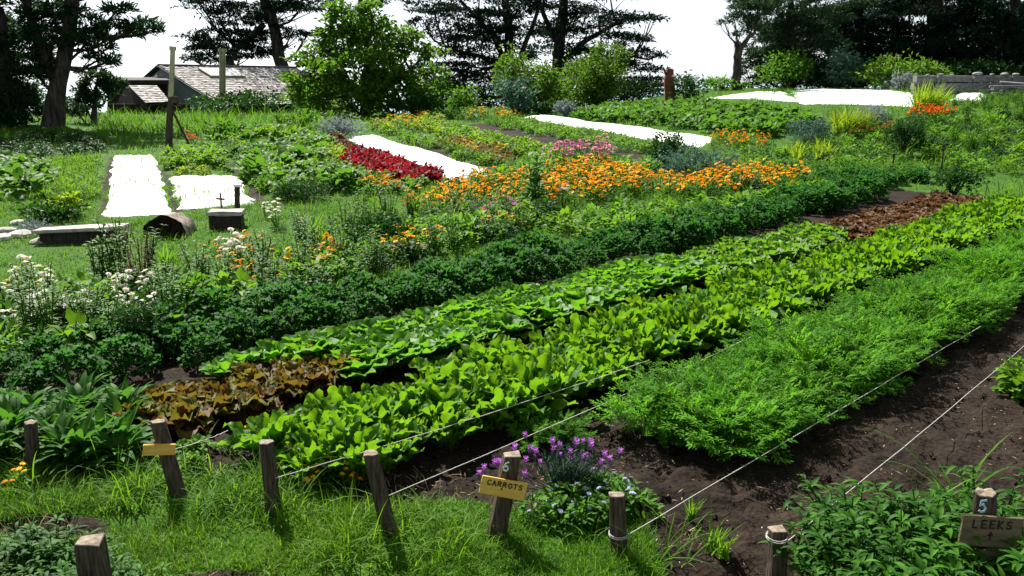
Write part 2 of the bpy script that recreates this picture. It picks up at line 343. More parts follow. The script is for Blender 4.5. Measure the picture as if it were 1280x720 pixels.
# ------------------------------------------------------------------ plant kinds (each a list of variants)
def v_lettuce(mat, n=24, L=.2, W=.19, wave=.14, prof='round', e_in=1.25, e_out=.45):
    G = Geo(); k = np.linspace(0, 1, n); az = np.arange(n) * 2.4 + U(0, 6)
    e0 = e_out + (e_in - e_out) * k + rng.normal(0, .1, n)
    Ls = L * (1.1 - .35 * k) * U(.85, 1.15, n)
    b = np.stack([.02 * np.cos(az), .02 * np.sin(az), .02 + .05 * k], -1)
    leaves(G, n, b, az, Ls, W * (1.05 - .35 * k) * U(.85, 1.15, n), e0, e0 - U(.3, 1.0, n), prof, 6, 5, U(.05, .45, n), wave)
    return (G.mesh('lettuce', M[mat]), [])
def v_chard(mat, n=20, L=.42, W=.15):
    G = Geo(); az = np.arange(n) * 2.4 + U(0, 6); e0 = U(.75, 1.5, n)
    b = np.stack([.03 * np.cos(az), .03 * np.sin(az), np.full(n, .01)], -1)
    leaves(G, n, b, az, L * U(.65, 1.15, n), W * U(.75, 1.2, n), e0, e0 - U(.1, .9, n), 'beet', 13, 5, U(.1, .6, n), .25)
    return (G.mesh('leafy_plant', M[mat]), [])
def v_carrot(n=17, L=.40):
    G = Geo()
    for i in range(n):
        az = i * 2.4 + U(-.4, .4); e0 = U(.7, 1.45); e1 = e0 - U(.5, 1.3); Lf = L * U(.7, 1.15); m = 9
        u = np.linspace(0, 1, m + 1); em = e0 + (e1 - e0) * (u[1:] + u[:-1]) / 2
        r = np.concatenate([[0], np.cumsum(np.cos(em))]) * Lf / m; h = np.concatenate([[0], np.cumsum(np.sin(em))]) * Lf / m
        leaves(G, 1, (0, 0, 0), az, Lf, .006, e0, e1, 'blade', 4, 3, 0, 0, .3)
        pts = np.stack([r * math.cos(az), r * math.sin(az), h], -1)[3:]; uu = u[3:]
        for side in (-1, 1):
            k = len(pts); pl = .11 * np.sin(np.pi * (.18 + .8 * (1 - uu) * .9)) + .015; tt = U(.1, 1)
            a1 = az + side * U(.8, 1.15, k); el = em[-1] * .4 + rng.normal(.15, .3, k)
            # each pinna: a main blade and side leaflets
            leaves(G, k, pts, a1, pl, .012, el, el - .4, 'lance', 2, 3, 0, 0, tt)
            for f in (.3, .55, .8):
                for s2 in (-1, 1):
                    b = pts + (pl * f)[:, None] * np.stack([np.cos(a1) * np.cos(el), np.sin(a1) * np.cos(el), np.sin(el)], -1)
                    leaves(G, k, b, a1 + s2 * .75, pl * .5 * (1.1 - f * .5), .013, el + rng.normal(0, .35, k), el - .2, 'lance', 2, 3, 0, 0, np.clip(tt + rng.normal(0, .2, k), 0, 1))
    return (G.mesh('carrot_plant', M['carrot']), [])
def v_clump(mat, n=110, r=.26, h=.34, L=.11, W=.075, prof='oval', wave=.14, ns=3, up=.5, stems=True, lo=.1):
    G = Geo(); p, th = dome_pts(n, r, h, lo); e = rng.normal(up, .45, n)
    leaves(G, n, p, th + rng.normal(0, .7, n), L * U(.6, 1.25, n), W * U(.7, 1.2, n), e, e - U(.3, 1.2, n), prof, ns, 3, U(.1, .5, n), wave)
    if stems:
        for i in range(0, n, max(1, n // 14)): tube(G, [(0, 0, 0), p[i] * np.array([.55, .55, .6]), p[i]], [.006, .005, .003], 4, .2)
    return (G.mesh('clump_plant', M[mat]), [])
def v_comfrey(mat='comfrey', n=30, L=.34, W=.11):
    G = Geo(); az = np.arange(n) * 2.4 + U(0, 6); e0 = U(.5, 1.45, n); h = U(0, .12, n)
    leaves(G, n, np.stack([.03 * np.cos(az), .03 * np.sin(az), h], -1), az, L * U(.6, 1.2, n), W * U(.7, 1.2, n), e0, e0 - U(.6, 1.6, n), 'lance', 7, 3, U(.15, .45, n), .05)
    return (G.mesh('broad_leaf_plant', M[mat]), [])
def v_stemmy(mat, nst=9, H=.45, r=.16, L=.13, W=.032, per=16, flop=.5, prof='lance'):
    G = Geo()
    for i in range(nst):
        az = U(0, 6.28); lean = U(.02, flop); Hs = H * U(.65, 1.1); k = 6; u = np.linspace(0, 1, k)
        o = np.array([math.cos(az), math.sin(az)]); R0 = r * U(0, .6)
        P_ = np.stack([o[0] * (R0 + lean * Hs * u ** 1.6), o[1] * (R0 + lean * Hs * u ** 1.6), Hs * u * (1 - .25 * lean * u)], -1)
        tube(G, P_, np.linspace(.006, .003, k), 4, .3, cap=False)
        uu = np.sort(U(.15, 1, per)); b = np.stack([np.interp(uu, u, P_[:, j]) for j in range(3)], -1); a = np.arange(per) * 2.4 + U(0, 6)
        e = U(.2, .95, per)
        leaves(G, per, b, a, L * U(.65, 1.2, per) * (1.15 - .4 * uu), W * U(.8, 1.2, per), e, e - U(.5, 1.4, per), prof, 4, 3, .3, 0)
    return (G.mesh('stemmed_plant', M[mat]), [])
def v_strap(mat, n=26, L=.5, W=.03, r=.08, e=(1.0, 1.5), drop=(.1, .7)):
    G = Geo(); az = U(0, 6.28, n); e0 = U(*e, n); q = r * np.sqrt(U(0, 1, n)); a2 = U(0, 6.28, n)
    leaves(G, n, np.stack([q * np.cos(a2), q * np.sin(a2), np.zeros(n)], -1), az, L * U(.55, 1.1, n), W * U(.7, 1.2, n), e0, e0 - U(*drop, n), 'blade', 6, 3, .35, 0)
    return (G.mesh('strap_plant', M[mat]), [])
def v_bush(mat, r, h, n, L, W, ns=1, prof='oval', lobes=6, spread=.3):
    G = Geo(); B = []
    for i in range(lobes):
        a = i * 2.4 + U(0, 1); q = r * U(.25, .6); zz = h * U(.35, .72)
        B.append((q * math.cos(a), q * math.sin(a), zz, r * U(.4, .6), r * U(.4, .6), h * U(.24, .36), n / lobes))
    B.append((0, 0, h * .35, r * .8, r * .8, h * .34, n / lobes))
    cloud(G, B, L, W, prof, 16, spread, .35, 1, ns, .45)
    G2 = Geo()
    for i in range(7):
        b = B[i % len(B)]; tube(G2, [(0, 0, -.05), (b[0] * .5, b[1] * .5, b[2] * .45), (b[0], b[1], b[2])], [r * .05, r * .035, r * .012], 5)
    return (G.mesh('bush', M[mat]), [('stem', G2.mesh('stem', M['bark']), (0, 0, 0), (0, 0, 0))])
# flowers, each one mesh: petals + centre
def fl_disc(mat, R, petals=12, cup=.35, centre=None, layers=2):
    G = Geo()
    for l in range(layers):
        az = np.arange(petals) * 2 * np.pi / petals + l * .26
        leaves(G, petals, (0, 0, 0), az, R * (1 - .2 * l), R * 5.2 / petals, cup + .3 * l, cup + .3 * l - .5, 'oval', 2, 3, .1, 0)
    th = np.linspace(0, 2 * np.pi, 8, endpoint=False); rr = R * .28
    v = np.concatenate([np.stack([rr * np.cos(th), rr * np.sin(th), np.full(8, R * .14)], -1), [[0, 0, R * .26]]])
    G.add(v, [[i, (i + 1) % 8, 8] for i in range(8)], .3, 1)
    return G.mesh('flower', [M[mat], M[centre or mat]])
def fl_spike(R=.012, H=.035):
    G = Geo(); n = 26; z = np.repeat(np.linspace(0, H, 7), 4)[:n]; az = np.arange(n) * 2.4
    leaves(G, n, np.stack([R * .4 * np.cos(az), R * .4 * np.sin(az), z], -1), az, R * 1.3, R * 1.1, .5, .2, 'oval', 2, 3, .3, 0, None, 1)
    az = np.arange(7) * .9
    leaves(G, 7, np.stack([R * .2 * np.cos(az), R * .2 * np.sin(az), np.full(7, H)], -1), az, .034, .016, 1.3, .75, 'oval', 3, 3, .2, .1, None, 0)
    leaves(G, 6, np.stack([R * .3 * np.cos(az[:6]), R * .3 * np.sin(az[:6]), np.full(6, H * .75)], -1), az[:6] + .4, .022, .013, 1.0, .4, 'oval', 2, 3, .2, 0, None, 0)
    return G.mesh('flower', [M['purple'], M['plum']])
FL = {'orange': [fl_disc('orange', .034, 11, .3, 'orange'), fl_disc('orange', .04, 13, .15, 'orange')],
      'yellow': [fl_disc('yellow', .036, 12, .25, 'orange')], 'scarlet': [fl_disc('redorange', .034, 9, .4, 'orange')],
      'white': [fl_disc('white_petal', .042, 14, .05, 'yellow', 1), fl_disc('white_petal', .036, 12, .15, 'yellow', 1)],
      'magenta': [fl_disc('magenta', .04, 9, .3, 'magenta')], 'pink': [fl_disc('pink', .05, 9, .5, 'pink')],
      'blue': [fl_disc('skyblue', .017, 7, .2, 'skyblue', 2)], 'lav': [fl_spike(), fl_spike(.011, .028)]}
def v_flowering(mat, kinds, nf=7, r=.2, h=.26, n=60, L=.10, W=.035, fs=1.0, stemup=.07, prof='lance'):
    """Leaf clump with open flowers held on stems above it; every flower is a part."""
    G = Geo(); p, th = dome_pts(n, r, h, .05); e = rng.normal(.6, .4, n)
    leaves(G, n, p * np.array([.85, .85, .8]), th + rng.normal(0, .7, n), L * U(.6, 1.25, n), W * U(.7, 1.2, n), e, e - U(.3, 1.0, n), prof, 3, 3, .25, .05)
    kids = []; q, t2 = dome_pts(nf, r * .95, h, .45)
    for i in range(nf):
        tip = q[i] + np.array([0, 0, stemup * U(.4, 1.4)])
        tube(G, [(q[i][0] * .25, q[i][1] * .25, 0), (q[i][0] * .7, q[i][1] * .7, tip[2] * .6), tip], [.004, .003, .0025], 4, .4, cap=False)
        kids.append(('flower', pick(FL[pick(kinds)]), tuple(tip), (rng.normal(0, .35), rng.normal(0, .35), U(0, 6))))
    G2 = G.mesh('flowering_plant', M[mat])
    return (G2, kids)
def V(f, n, *a, **k): return [f(*a, **k) for _ in range(n)]
def scale_kids(var, s):
    return var

K_LETT = V(v_lettuce, 6, 'lettuce', 24, .215, .165, .12, 'round', 1.3, .72)
K_CRINK = V(v_lettuce, 5, 'lettuce2', 26, .2, .17, .2, 'oak', 1.35, .5)
K_RED = V(v_lettuce, 5, 'red_lettuce', 34, .21, .14, .3, 'oak', 1.35, .5)
K_RUSS = V(v_lettuce, 4, 'red_far', 22, .17, .15, .22, 'oak', 1.3, .5)
K_CHARD = V(v_chard, 8, 'chard', 34, .34, .105)
K_CARROT = V(v_carrot, 5)
K_KALE = V(v_clump, 6, 'kale', 280, .28, .36, .065, .058, 'oak', .28, 3)
K_COMF = V(v_comfrey, 5, 'comfrey', 44, .24, .065)
K_LANCE = V(v_stemmy, 5, 'lance', 13, .42, .16, .13, .026, 20, .7)
K_STRAP0 = V(v_strap, 3, 'green', 14, .62, .02, .05, (.9, 1.4), (.6, 1.6))
K_SPIN = V(v_clump, 3, 'bright', 60, .14, .17, .09, .06, 'oval', .1, 3, .6)

# ------------------------------------------------------------------ front beds
def bedfill(kind, name, s0, s1, t0, t1, ds, dt, label, cat, group, sc=(.9, 1.15), jit=.26, skip=0.03, keep=None, maxn=298):
    pts = []
    for i, s in enumerate(np.arange(s0, s1, ds)):
        for t in np.arange(t0, t1 + 1e-6, dt):
            p = bed(s + (i % 2) * 0 + U(-jit, jit) * ds + (t / dt % 2 > 1) * ds * .5, t + U(-jit, jit) * dt)
            if U(0, 1) < skip or (keep and not keep(p)): continue
            if abs(p[0]) > .62 * p[1] + .8: continue
            pts.append(p)
    pts.sort(key=lambda p: p[0] ** 2 + p[1] ** 2)
    for p in pts[:maxn]: spawn(name, pick(kind), p, label, cat, group, U(*sc) * (1 + .10 * math.sin(1.7 * p[0] + 2.3 * p[1])) * U(.93, 1.05))
    print(name, len(pts))
bedfill(K_RED, 'red_lettuce', 2.35, 3.85, -6.2, -5.6, .27, .22, 'frilly red-brown lettuce at the near end of the green lettuce row', 'lettuce', 'red-brown lettuces at the near end of the lettuce row', (.85, 1.05))
bedfill(K_LETT, 'green_lettuce', 3.85, 9.0, -6.42, -5.68, .21, .185, 'smooth bright green lettuce in the middle of the long lettuce row', 'lettuce', 'smooth green lettuces in the long lettuce row', (1.0, 1.25), .16)
bedfill(K_LETT, 'green_lettuce', 3.2, 3.85, -6.5, -6.35, .25, .26, 'smooth bright green lettuce behind the red-brown lettuces', 'lettuce', 'smooth green lettuces behind the red-brown ones', (.9, 1.1))
bedfill(K_CRINK, 'crinkled_lettuce', 8.9, 13.0, -6.35, -5.4, .26, .24, 'crinkled yellow-green lettuce towards the far end of the lettuce row', 'lettuce', 'crinkled lettuces in the far half of the lettuce row', (.95, 1.2))
bedfill(K_RUSS, 'russet_lettuce', 12.9, 18.0, -6.2, -5.4, .30, .25, 'small russet lettuce at the far end of the lettuce row', 'lettuce', 'russet lettuces at the far end of the lettuce row', (.9, 1.15))
bedfill(K_CHARD, 'leafy_beet', 2.75, 17.5, -4.86, -4.2, .235, .21, 'upright yellow-green beet plant with serrated leaves beside the lettuce row', 'beet plant', 'beet plants in the row between lettuces and carrots', (.85, 1.1))
bedfill(K_CARROT, 'carrot_plant', 4.75, 17, -3.40, -2.80, .19, .145, 'feathery green carrot plant in the bed beside the bare soil', 'carrot plant', 'carrot plants in the carrot bed', (.85, 1.2), .34, .07)
bedfill(K_KALE, 'dark_leafy_plant', 1.2, 17.5, -7.95, -6.85, .36, .37, 'dark blue-green crinkled leafy plant behind the lettuce row', 'vegetable plant', 'dark crinkled plants in the bed behind the lettuces', (.55, 1.2), .36, .12)
for px, py in ((690, 548), (712, 552), (668, 556)):
    spawn('carrot_seedling', pick(K_CARROT), g(px, py), 'small carrot tuft growing apart in the bare strip behind the lavender', 'carrot plant', 'small carrot tufts behind the lavender', .55)
for i in range(52):
    p = g(U(-20, 165), U(520, 585)); spawn('broad_leaf_plant', pick(K_COMF), p, 'broad-leaved dark green plant left of the red-brown lettuces', 'plant', 'broad-leaved plants left of the red-brown lettuces', U(.8, 1.1))
for i in range(26):
    p = g(U(1262, 1420), U(466, 516)); spawn('seedling_clump', pick(K_SPIN), p, 'low bright green leafy plant at the right edge of the bare soil', 'plant', 'low leafy plants right of the bare soil', U(.9, 1.2))
for i in range(40):
    px = U(1020, 1310); p = g(px, U(690, 800)); spawn('narrow_leaf_plant', pick(K_LANCE), p, 'dark narrow-leaved weedy plant crowding the leeks sign', 'weed', 'narrow-leaved plants around the leeks sign', U(.8, 1.05) * (1 if px > 1050 else .85))
for px, py in ((1195, 745), (1205, 728), (1170, 735), (1190, 715), (1178, 760), (1265, 770), (1215, 770), (1200, 748), (1222, 752), (1248, 756), (1210, 738), (1190, 730)):
    spawn('narrow_leaf_plant', pick(K_LANCE), g(px, py), 'dark narrow-leaved weedy plant crowding the leeks sign', 'weed', 'narrow-leaved plants around the leeks sign', U(.62, .8))
for px, py in ((1120, 690), (1190, 660), (1240, 680), (1080, 720), (1275, 690)):
    spawn('arching_grass', pick(K_STRAP0), g(px, py), 'arching grass blades growing out of the narrow-leaved weeds', 'grass tuft', 'arching grass in the weeds by the leeks sign', U(.9, 1.2))
for i in range(18):
    p = g(U(-30, 200), U(722, 800)); spawn('narrow_leaf_weed', pick(K_LANCE), p, 'narrow-leaved green weed beside the thick post in the bottom left corner', 'weed', 'narrow-leaved weeds around the bottom left post', U(.5, .75))
for i in range(9):
    p = g(U(180, 420), U(560, 600)); spawn('grassy_weed', pick(K_SPIN), p, 'small green weed between the leaning post and the beet row', 'weed', 'small weeds by the leaning post', U(.4, .6))

# ------------------------------------------------------------------ grass
def grass(name, pts, L, W, mat, tint_n=2.0, e=(.7, 1.5), drop=(.3, 1.3), ns=3):
    n = len(pts); x, y = pts[:, 0], pts[:, 1]
    G = Geo(); tn = np.clip(.45 + .3 * np.sin(x * tint_n + 1) * np.sin(y * tint_n * 1.3) + rng.normal(0, .22, n), 0, 1)
    e0 = U(*e, n); az = U(0, 6.28, n)
    leaves(G, n, np.stack([x, y, ter(x, y) - .01], -1), az, L * rng.gamma(6, 1 / 6, n) * np.clip(.85 + .45 * np.sin(x * 2.9 * tint_n / 2 + .7) * np.sin(y * 3.7 * tint_n / 2) + .3 * np.sin(x * 7.1 * tint_n / 2 - y * 5.3 * tint_n / 2), .3, 1.7), W * U(.7, 1.3, n), e0, e0 - U(*drop, n), 'blade', ns, 3, .3, 0, tn)
    return tag(obj(name, G.mesh(name, M[mat])), kind='stuff')
def scatter(n, x0, x1, y0, y1, ok):
    x = U(x0, x1, n); y = U(y0, y1, n); k = ok(x, y); return np.stack([x[k], y[k]], -1)
def patchy(x, y, f=1.0, th=0.0): return (np.sin(x * 3.1 * f + 1.2) * np.sin(y * 4.3 * f) + .5 * np.sin(x * 9 * f + y * 7 * f)) + rng.normal(0, .4, np.shape(x)) > th
lawn = scatter(120000, -3.6, 1.0, 3.0, 5.6, lambda x, y: ~is_soil(x, y))
tag(grass('lawn_grass', lawn, .075, .0065, 'grass'), 'short green grass on the strip in front of the posts', 'grass')
tall = np.concatenate([scatter(9000, -3.6, -.9, 4.3, 5.5, lambda x, y: (y < 5.2 - .25 * x * 0 - .12 * (x + 2)) & patchy(x, y, 1, .1) & (y > 4.45 - .2 * (x + 1.5))),
                       scatter(2600, -1.0, .9, 4.0, 4.75, lambda x, y: (y < 4.42 - .22 * x) & patchy(x, y, 1, .3))])
tag(grass('tall_grass', tall, .20, .0095, 'grass', 3, (.8, 1.5), (.5, 1.7), 5), 'long arching grass growing around the posts', 'grass')
COVERS = [gp((130, 272), (217, 268), (192, 194), (143, 195)), gp((224, 263), (317, 255), (298, 221), (212, 222)), gp((578, 229), (608, 213), (464, 169), (428, 173)), gp((874, 185), (897, 174), (668, 145), (648, 148)), gp((1000, 131), (1146, 134), (1138, 113), (985, 114)), gp((880, 124), (1000, 128), (985, 117), (940, 118)), gp((1190, 126), (1236, 126), (1232, 119), (1196, 119))]
def lawn2(x, y):
    for c_ in COVERS:
        m_ = c_.mean(0); k_ = inpoly(m_[0] + (x - m_[0]) * .95, m_[1] + (y - m_[1]) * .95, c_); x = np.where(k_, 1e4, x)
    t = x * BN[0] + y * BN[1]
    return ((t < -8.0) | (x * BD[0] + y * BD[1] > 18.4)) & ~is_soil(x, y)
mid = scatter(110000, -11, 4.5, 8, 19, lambda x, y: lawn2(x, y) & (np.abs(x) < .64 * y + .6))
tag(grass('meadow_grass', mid, .10, .013, 'grass_far', .9), 'sunny grass path and lawn around the hollow log', 'grass')
back = scatter(100000, -38, 40, 17, 52, lambda x, y: lawn2(x, y) & (np.abs(x) < .7 * y + 4))
tag(grass('bank_grass', back, .20, .035, 'grass_far', .45, (.7, 1.5), (.3, 1.2), 2), 'rough grass between the far beds and up the bank', 'grass')
bank = np.array([g(U(120, 420), U(136, 172)) for _ in range(5000)])
tag(grass('bank_tall_grass', bank, .42, .04, 'grass_far', .8, (.8, 1.5), (.3, 1.3), 3), 'long sunny grass on the bank below the house', 'grass')
# clods and pebbles on the bare soil
n = 9000; x = U(-2, 7, n); y = U(2.8, 10, n); k = is_soil(x, y); x, y = x[k], y[k]; n = len(x)
base = np.array([[1, 0, 0], [-1, 0, 0], [0, 1, 0], [0, -1, 0], [0, 0, 1], [0, 0, -1.]]); fc = np.array([[0, 2, 4], [2, 1, 4], [1, 3, 4], [3, 0, 4], [2, 0, 5], [1, 2, 5], [3, 1, 5], [0, 3, 5]])
sz = .005 + .02 * rng.power(.35, n); vv = (base[None] * U(.55, 1.25, (n, 6, 1))) * sz[:, None, None] + rng.normal(0, .15, (n, 6, 3)) * sz[:, None, None]
vv += np.stack([x, y, ter(x, y) + .004], -1)[:, None]
G = Geo(); G.add(vv.reshape(-1, 3), (fc[None] + 6 * np.arange(n)[:, None, None]).reshape(-1, 3), np.repeat(U(0, 1, n), 6))
tag(obj('soil_clods', G.mesh('soil_clods', M['clod'], False)), 'crumbs and clods of dark soil on the bare beds', 'soil', kind='stuff')

n = 2600; x = U(-2, 7, n); y = U(2.8, 10, n); k = is_soil(x, y); x, y = x[k], y[k]; n = len(x)
G = Geo(); leaves(G, n, np.stack([x, y, ter(x, y) + .018], -1), U(0, 6.28, n), .012 + .05 * rng.power(.4, n), U(.003, .008, n), U(-.1, .3, n), U(-.3, .2, n), 'lance', 2, 3, .2, 0)
tag(obj('straw_litter', G.mesh('straw_litter', M['straw'])), 'scattered straw and chips lying on the dark soil', 'straw', kind='stuff')
n = 5000; dry = scatter(n, -3.6, 1.0, 3.0, 5.2, lambda x, y: patchy(x, y, .7, .2))
tag(grass('dry_grass', dry, .07, .006, 'straw', 2, (.2, 1.3), (.1, .9)), 'dry yellowed blades among the short lawn grass', 'grass')

# ------------------------------------------------------------------ trees
def make_tree(name, label, trunks, Yd, blobs, mat, L, W, prof='lance', dens=.35, group=None, limb_px=2.5, flat=.8, up=.15, nclump=16, spread=.3, ns=1, depth=.8, limb_every=1, cat='tree'):
    """trunks: lists of (px, py, radius px) from the foot up, at distance Yd; blobs: (px, py, rx, ry[, density]) leaf masses."""
    k = ppm(Yd); f = at(trunks[0][0][0], trunks[0][0][1], Yd); base = np.array([f[0], Yd, float(ter(f[0], Yd)) - .1])
    root = obj(name, None, None, base); tag(root, label, cat, group)
    GT = Geo(); axis = []
    for tr in trunks:
        pts = [at(p[0], p[1], Yd) - base for p in tr]; rad = [p[2] / k for p in tr]
        if tr is trunks[0]: pts = [np.array([0, 0, 0.])] + ([pts[0]] if pts[0][2] > .3 else []) + pts[1:]; rad = [rad[0] * 1.35] + rad[len(rad) - len(pts) + 1:]
        pts = np.array(pts); u = np.linspace(0, 1, len(pts)); uu = np.linspace(0, 1, 14)
        P_ = np.stack([np.interp(uu, u, pts[:, j]) for j in range(3)], -1); P_[1:-1] += rng.normal(0, min(.03 + .004 * Yd / 3, rad[0] * .3), (12, 3))
        P_[1:-1] = (P_[:-2] + 2 * P_[1:-1] + P_[2:]) / 4
        tube(GT, P_, np.interp(uu, u, rad), 9); axis.append(P_)
    A = np.concatenate(axis); B = []
    for i, b in enumerate(blobs):
        px, py, rx, ry = b[:4]; d = b[4] if len(b) > 4 else dens
        rx3, rz3 = rx / k, ry / k; ry3 = min(max(rx3 * depth, rz3), 3.2)
        c = at(px, py, Yd) - base; c[1] += U(-.5, .5) * min(rx3, 2.5)
        B.append((*c, rx3, ry3, rz3, math.pi * rx * ry * d * (1.6 if mat.startswith('needle') else 1.5)))
        if limb_px and i % limb_every == 0:
            low = A[A[:, 2] < max(c[2] + .2, A[:, 2].min() + .6)]; s = low[np.argmin(np.linalg.norm(low - c - np.array([0, 0, -1.2]), axis=1))]
            m = (s + c) / 2 + np.array([0, 0, -.12 * np.linalg.norm(c - s)]) + rng.normal(0, .08, 3)
            tube(GT, [s, s * .6 + m * .4, m, c * .6 + m * .4, c], np.array([1.2, 1, .8, .6, .25]) * limb_px / k, 5)
            for _ in range(3):
                e = c + rng.normal(0, .55, 3) * np.array([rx3, ry3, rz3]); tube(GT, [m, (m + e) / 2 + rng.normal(0, .06, 3), e], np.array([.45, .3, .12]) * limb_px / k, 4, cap=False)
    obj('trunk', GT.mesh('trunk', M['bark']), root)
    G = Geo(); cloud(G, B, L, W, prof, nclump, spread, up, flat, ns, .45)
    obj('crown', G.mesh('crown', M[mat]), root)
    return root
CYP = dict(mat='needle', L=.34, W=.11, prof='lance', flat=.4, up=.25, nclump=22, spread=.2)
PINE = dict(mat='needle2', L=.28, W=.08, prof='lance', flat=.7, up=.5, nclump=24, spread=.17)
make_tree('pine_tree', 'dark leaning pine at the left edge with long branches reaching over the pale sky', [[(66, 158, 11), (72, 112, 10), (83, 60, 9), (90, 10, 8), (94, -60, 6), (96, -120, 3)], [(72, 112, 6), (52, 60, 6), (34, 10, 5), (25, -50, 3)], [(12, 160, 7), (6, 90, 6), (0, 10, 4)]], 36,
          [(18, 62, 40, 26), (12, 112, 34, 22), (30, 140, 26, 14), (8, 150, 22, 20), (42, 28, 26, 16), (58, 48, 26, 14), (116, 52, 34, 12), (150, 40, 30, 11), (180, 33, 22, 9), (198, 38, 6, 5), (128, 72, 20, 8), (143, 76, 9, 7), (108, 30, 26, 10), (150, 12, 24, 7), (80, 14, 30, 12), (40, 2, 40, 14),
           (40, 82, 30, 18), (62, 92, 18, 10), (14, 130, 26, 30, .6), (20, -30, 60, 26, .6), (-60, 0, 60, 40, .6), (-80, 90, 50, 50, .6), (100, -40, 60, 22), (60, -90, 70, 30), (150, -30, 40, 16), (-40, 60, 50, 50), (-40, 130, 40, 40), (-50, -20, 50, 40), (100, -120, 50, 24)], dens=.42, limb_px=2.2, **PINE)
make_tree('pine_tree', 'unseen big dark pine just beyond the left edge, added to shade the ground below the leaning one', [[(-120, 170, 10), (-122, 60, 9), (-120, -60, 7), (-118, -160, 4)]], 35, [(-130, -70, 80, 40), (-110, -10, 60, 34), (-150, 40, 80, 40), (-90, -130, 80, 34), (-70, 50, 40, 30), (-140, -180, 60, 30), (-110, 110, 60, 30)], dens=.35, limb_px=2.2, **PINE)  # unseen tree, added so its shadow darkens the left bank
make_tree('pine_sapling', 'low bushy pine beside the dark shed, under the big leaning pine', [[(118, 150, 3), (120, 110, 2.5), (124, 90, 1)]], 38, [(118, 112, 22, 12), (138, 108, 16, 9), (104, 120, 14, 12), (124, 95, 14, 8), (105, 92, 10, 6), (92, 138, 12, 8)], dens=.5, limb_px=1.2, **PINE)
make_tree('cypress_tree', 'wind-shaped cypress with a bare slanting trunk rising behind the shingled roof', [[(359, 100, 8), (352, 80, 8), (343, 40, 7), (328, -10, 6), (318, -60, 4)], [(292, 95, 5), (290, 75, 4), (300, 60, 4), (330, 30, 4)]], 62,
          [(262, 6, 40, 8), (290, 20, 44, 14), (315, 34, 40, 12), (255, 44, 26, 9), (280, 52, 40, 12), (250, 62, 24, 9), (300, 66, 36, 9), (240, 74, 14, 4), (330, 56, 24, 8), (268, 72, 26, 7), (340, 8, 40, 9), (378, 6, 30, 8), (366, 44, 20, 7), (384, 42, 16, 4), (300, -20, 80, 16), (380, -20, 40, 12), (240, -8, 30, 7)], dens=.55, limb_px=1.8, **CYP)
make_tree('broadleaf_tree', 'round bushy broadleaf tree with light green top just right of the house', [[(455, 146, 6), (456, 110, 5), (462, 60, 3), (465, 20, 1.5)], [(455, 130, 4), (425, 90, 3), (405, 60, 1.5)], [(455, 130, 4), (500, 100, 3), (525, 75, 1.5)]], 44,
          [(432, 22, 22, 16), (455, 42, 36, 22), (425, 52, 30, 18), (402, 72, 30, 16), (392, 96, 30, 16), (480, 60, 34, 18), (505, 46, 22, 12), (530, 66, 20, 10), (455, 85, 54, 24), (430, 118, 52, 26), (490, 112, 50, 28), (530, 112, 26, 20), (545, 92, 16, 8), (382, 118, 18, 18), (462, 8, 14, 8), (410, 40, 14, 8), (420, 8, 10, 8)],
          mat='tree_leaf', L=.26, W=.15, prof='oval', dens=.30, limb_px=1.6, flat=.9, up=.1, nclump=20, spread=.24)
make_tree('cypress_tree', 'spreading flat-topped cypress with fanned branches, left one of the central pair', [[(640, 116, 7), (638, 60, 6), (634, 10, 5), (628, -40, 3)], [(640, 90, 4), (612, 40, 3), (575, 0, 2)], [(640, 100, 4), (660, 50, 3), (675, 0, 2)], [(638, 95, 3), (600, 70, 2.5), (555, 58, 1)]], 60,
          [(540, 8, 34, 8), (575, 18, 50, 9), (530, 28, 20, 5), (610, 30, 44, 10), (560, 42, 46, 7), (600, 56, 52, 8), (565, 68, 40, 6), (545, 84, 34, 6), (590, 84, 40, 8), (625, 74, 40, 10), (580, 100, 40, 8), (640, 44, 40, 12), (640, 12, 50, 11), (620, 98, 36, 10), (545, 100, 16, 4), (600, -4, 90, 10), (640, -30, 90, 14), (565, 108, 24, 8)], dens=.5, limb_px=1.5, **CYP)
make_tree('cypress_tree', 'spreading cypress with layered tips against the sky, right one of the central pair', [[(696, 112, 8), (698, 60, 7), (704, 10, 6), (708, -40, 4)], [(698, 80, 4), (740, 45, 3), (785, 22, 1.5)], [(697, 90, 4), (735, 75, 3), (790, 70, 1)], [(700, 60, 3), (680, 20, 3), (670, -10, 2)]], 64,
          [(715, 10, 50, 10), (750, 22, 46, 9), (785, 24, 36, 6), (815, 22, 16, 3), (735, 40, 50, 9), (780, 46, 34, 6), (802, 50, 14, 3), (690, 34, 46, 12), (760, 62, 50, 8), (800, 68, 30, 5), (828, 67, 10, 3), (690, 62, 46, 11), (740, 80, 50, 9), (790, 86, 36, 6), (700, 90, 50, 12), (770, 104, 60, 8), (805, 102, 40, 6), (842, 100, 22, 3), (700, -20, 80, 12), (760, -8, 60, 8), (640, 112, 40, 8)], dens=.5, limb_px=1.5, **CYP)
make_tree('dead_snag', 'broken bare trunk with one leafy side branch at the edge of the right-hand wood', [[(921, 112, 5), (921, 80, 5), (922, 56, 5.2)], [(922, 66, 3.5), (932, 52, 3), (943, 40, 2), (948, 15, 1.5)]], 52, [(938, 14, 24, 10, .8), (945, 2, 26, 10, .8), (918, 24, 18, 5), (930, 4, 24, 7), (950, 30, 16, 7), (905, 28, 8, 3), (925, 42, 12, 4)], dens=.42, limb_px=1.2, **PINE)
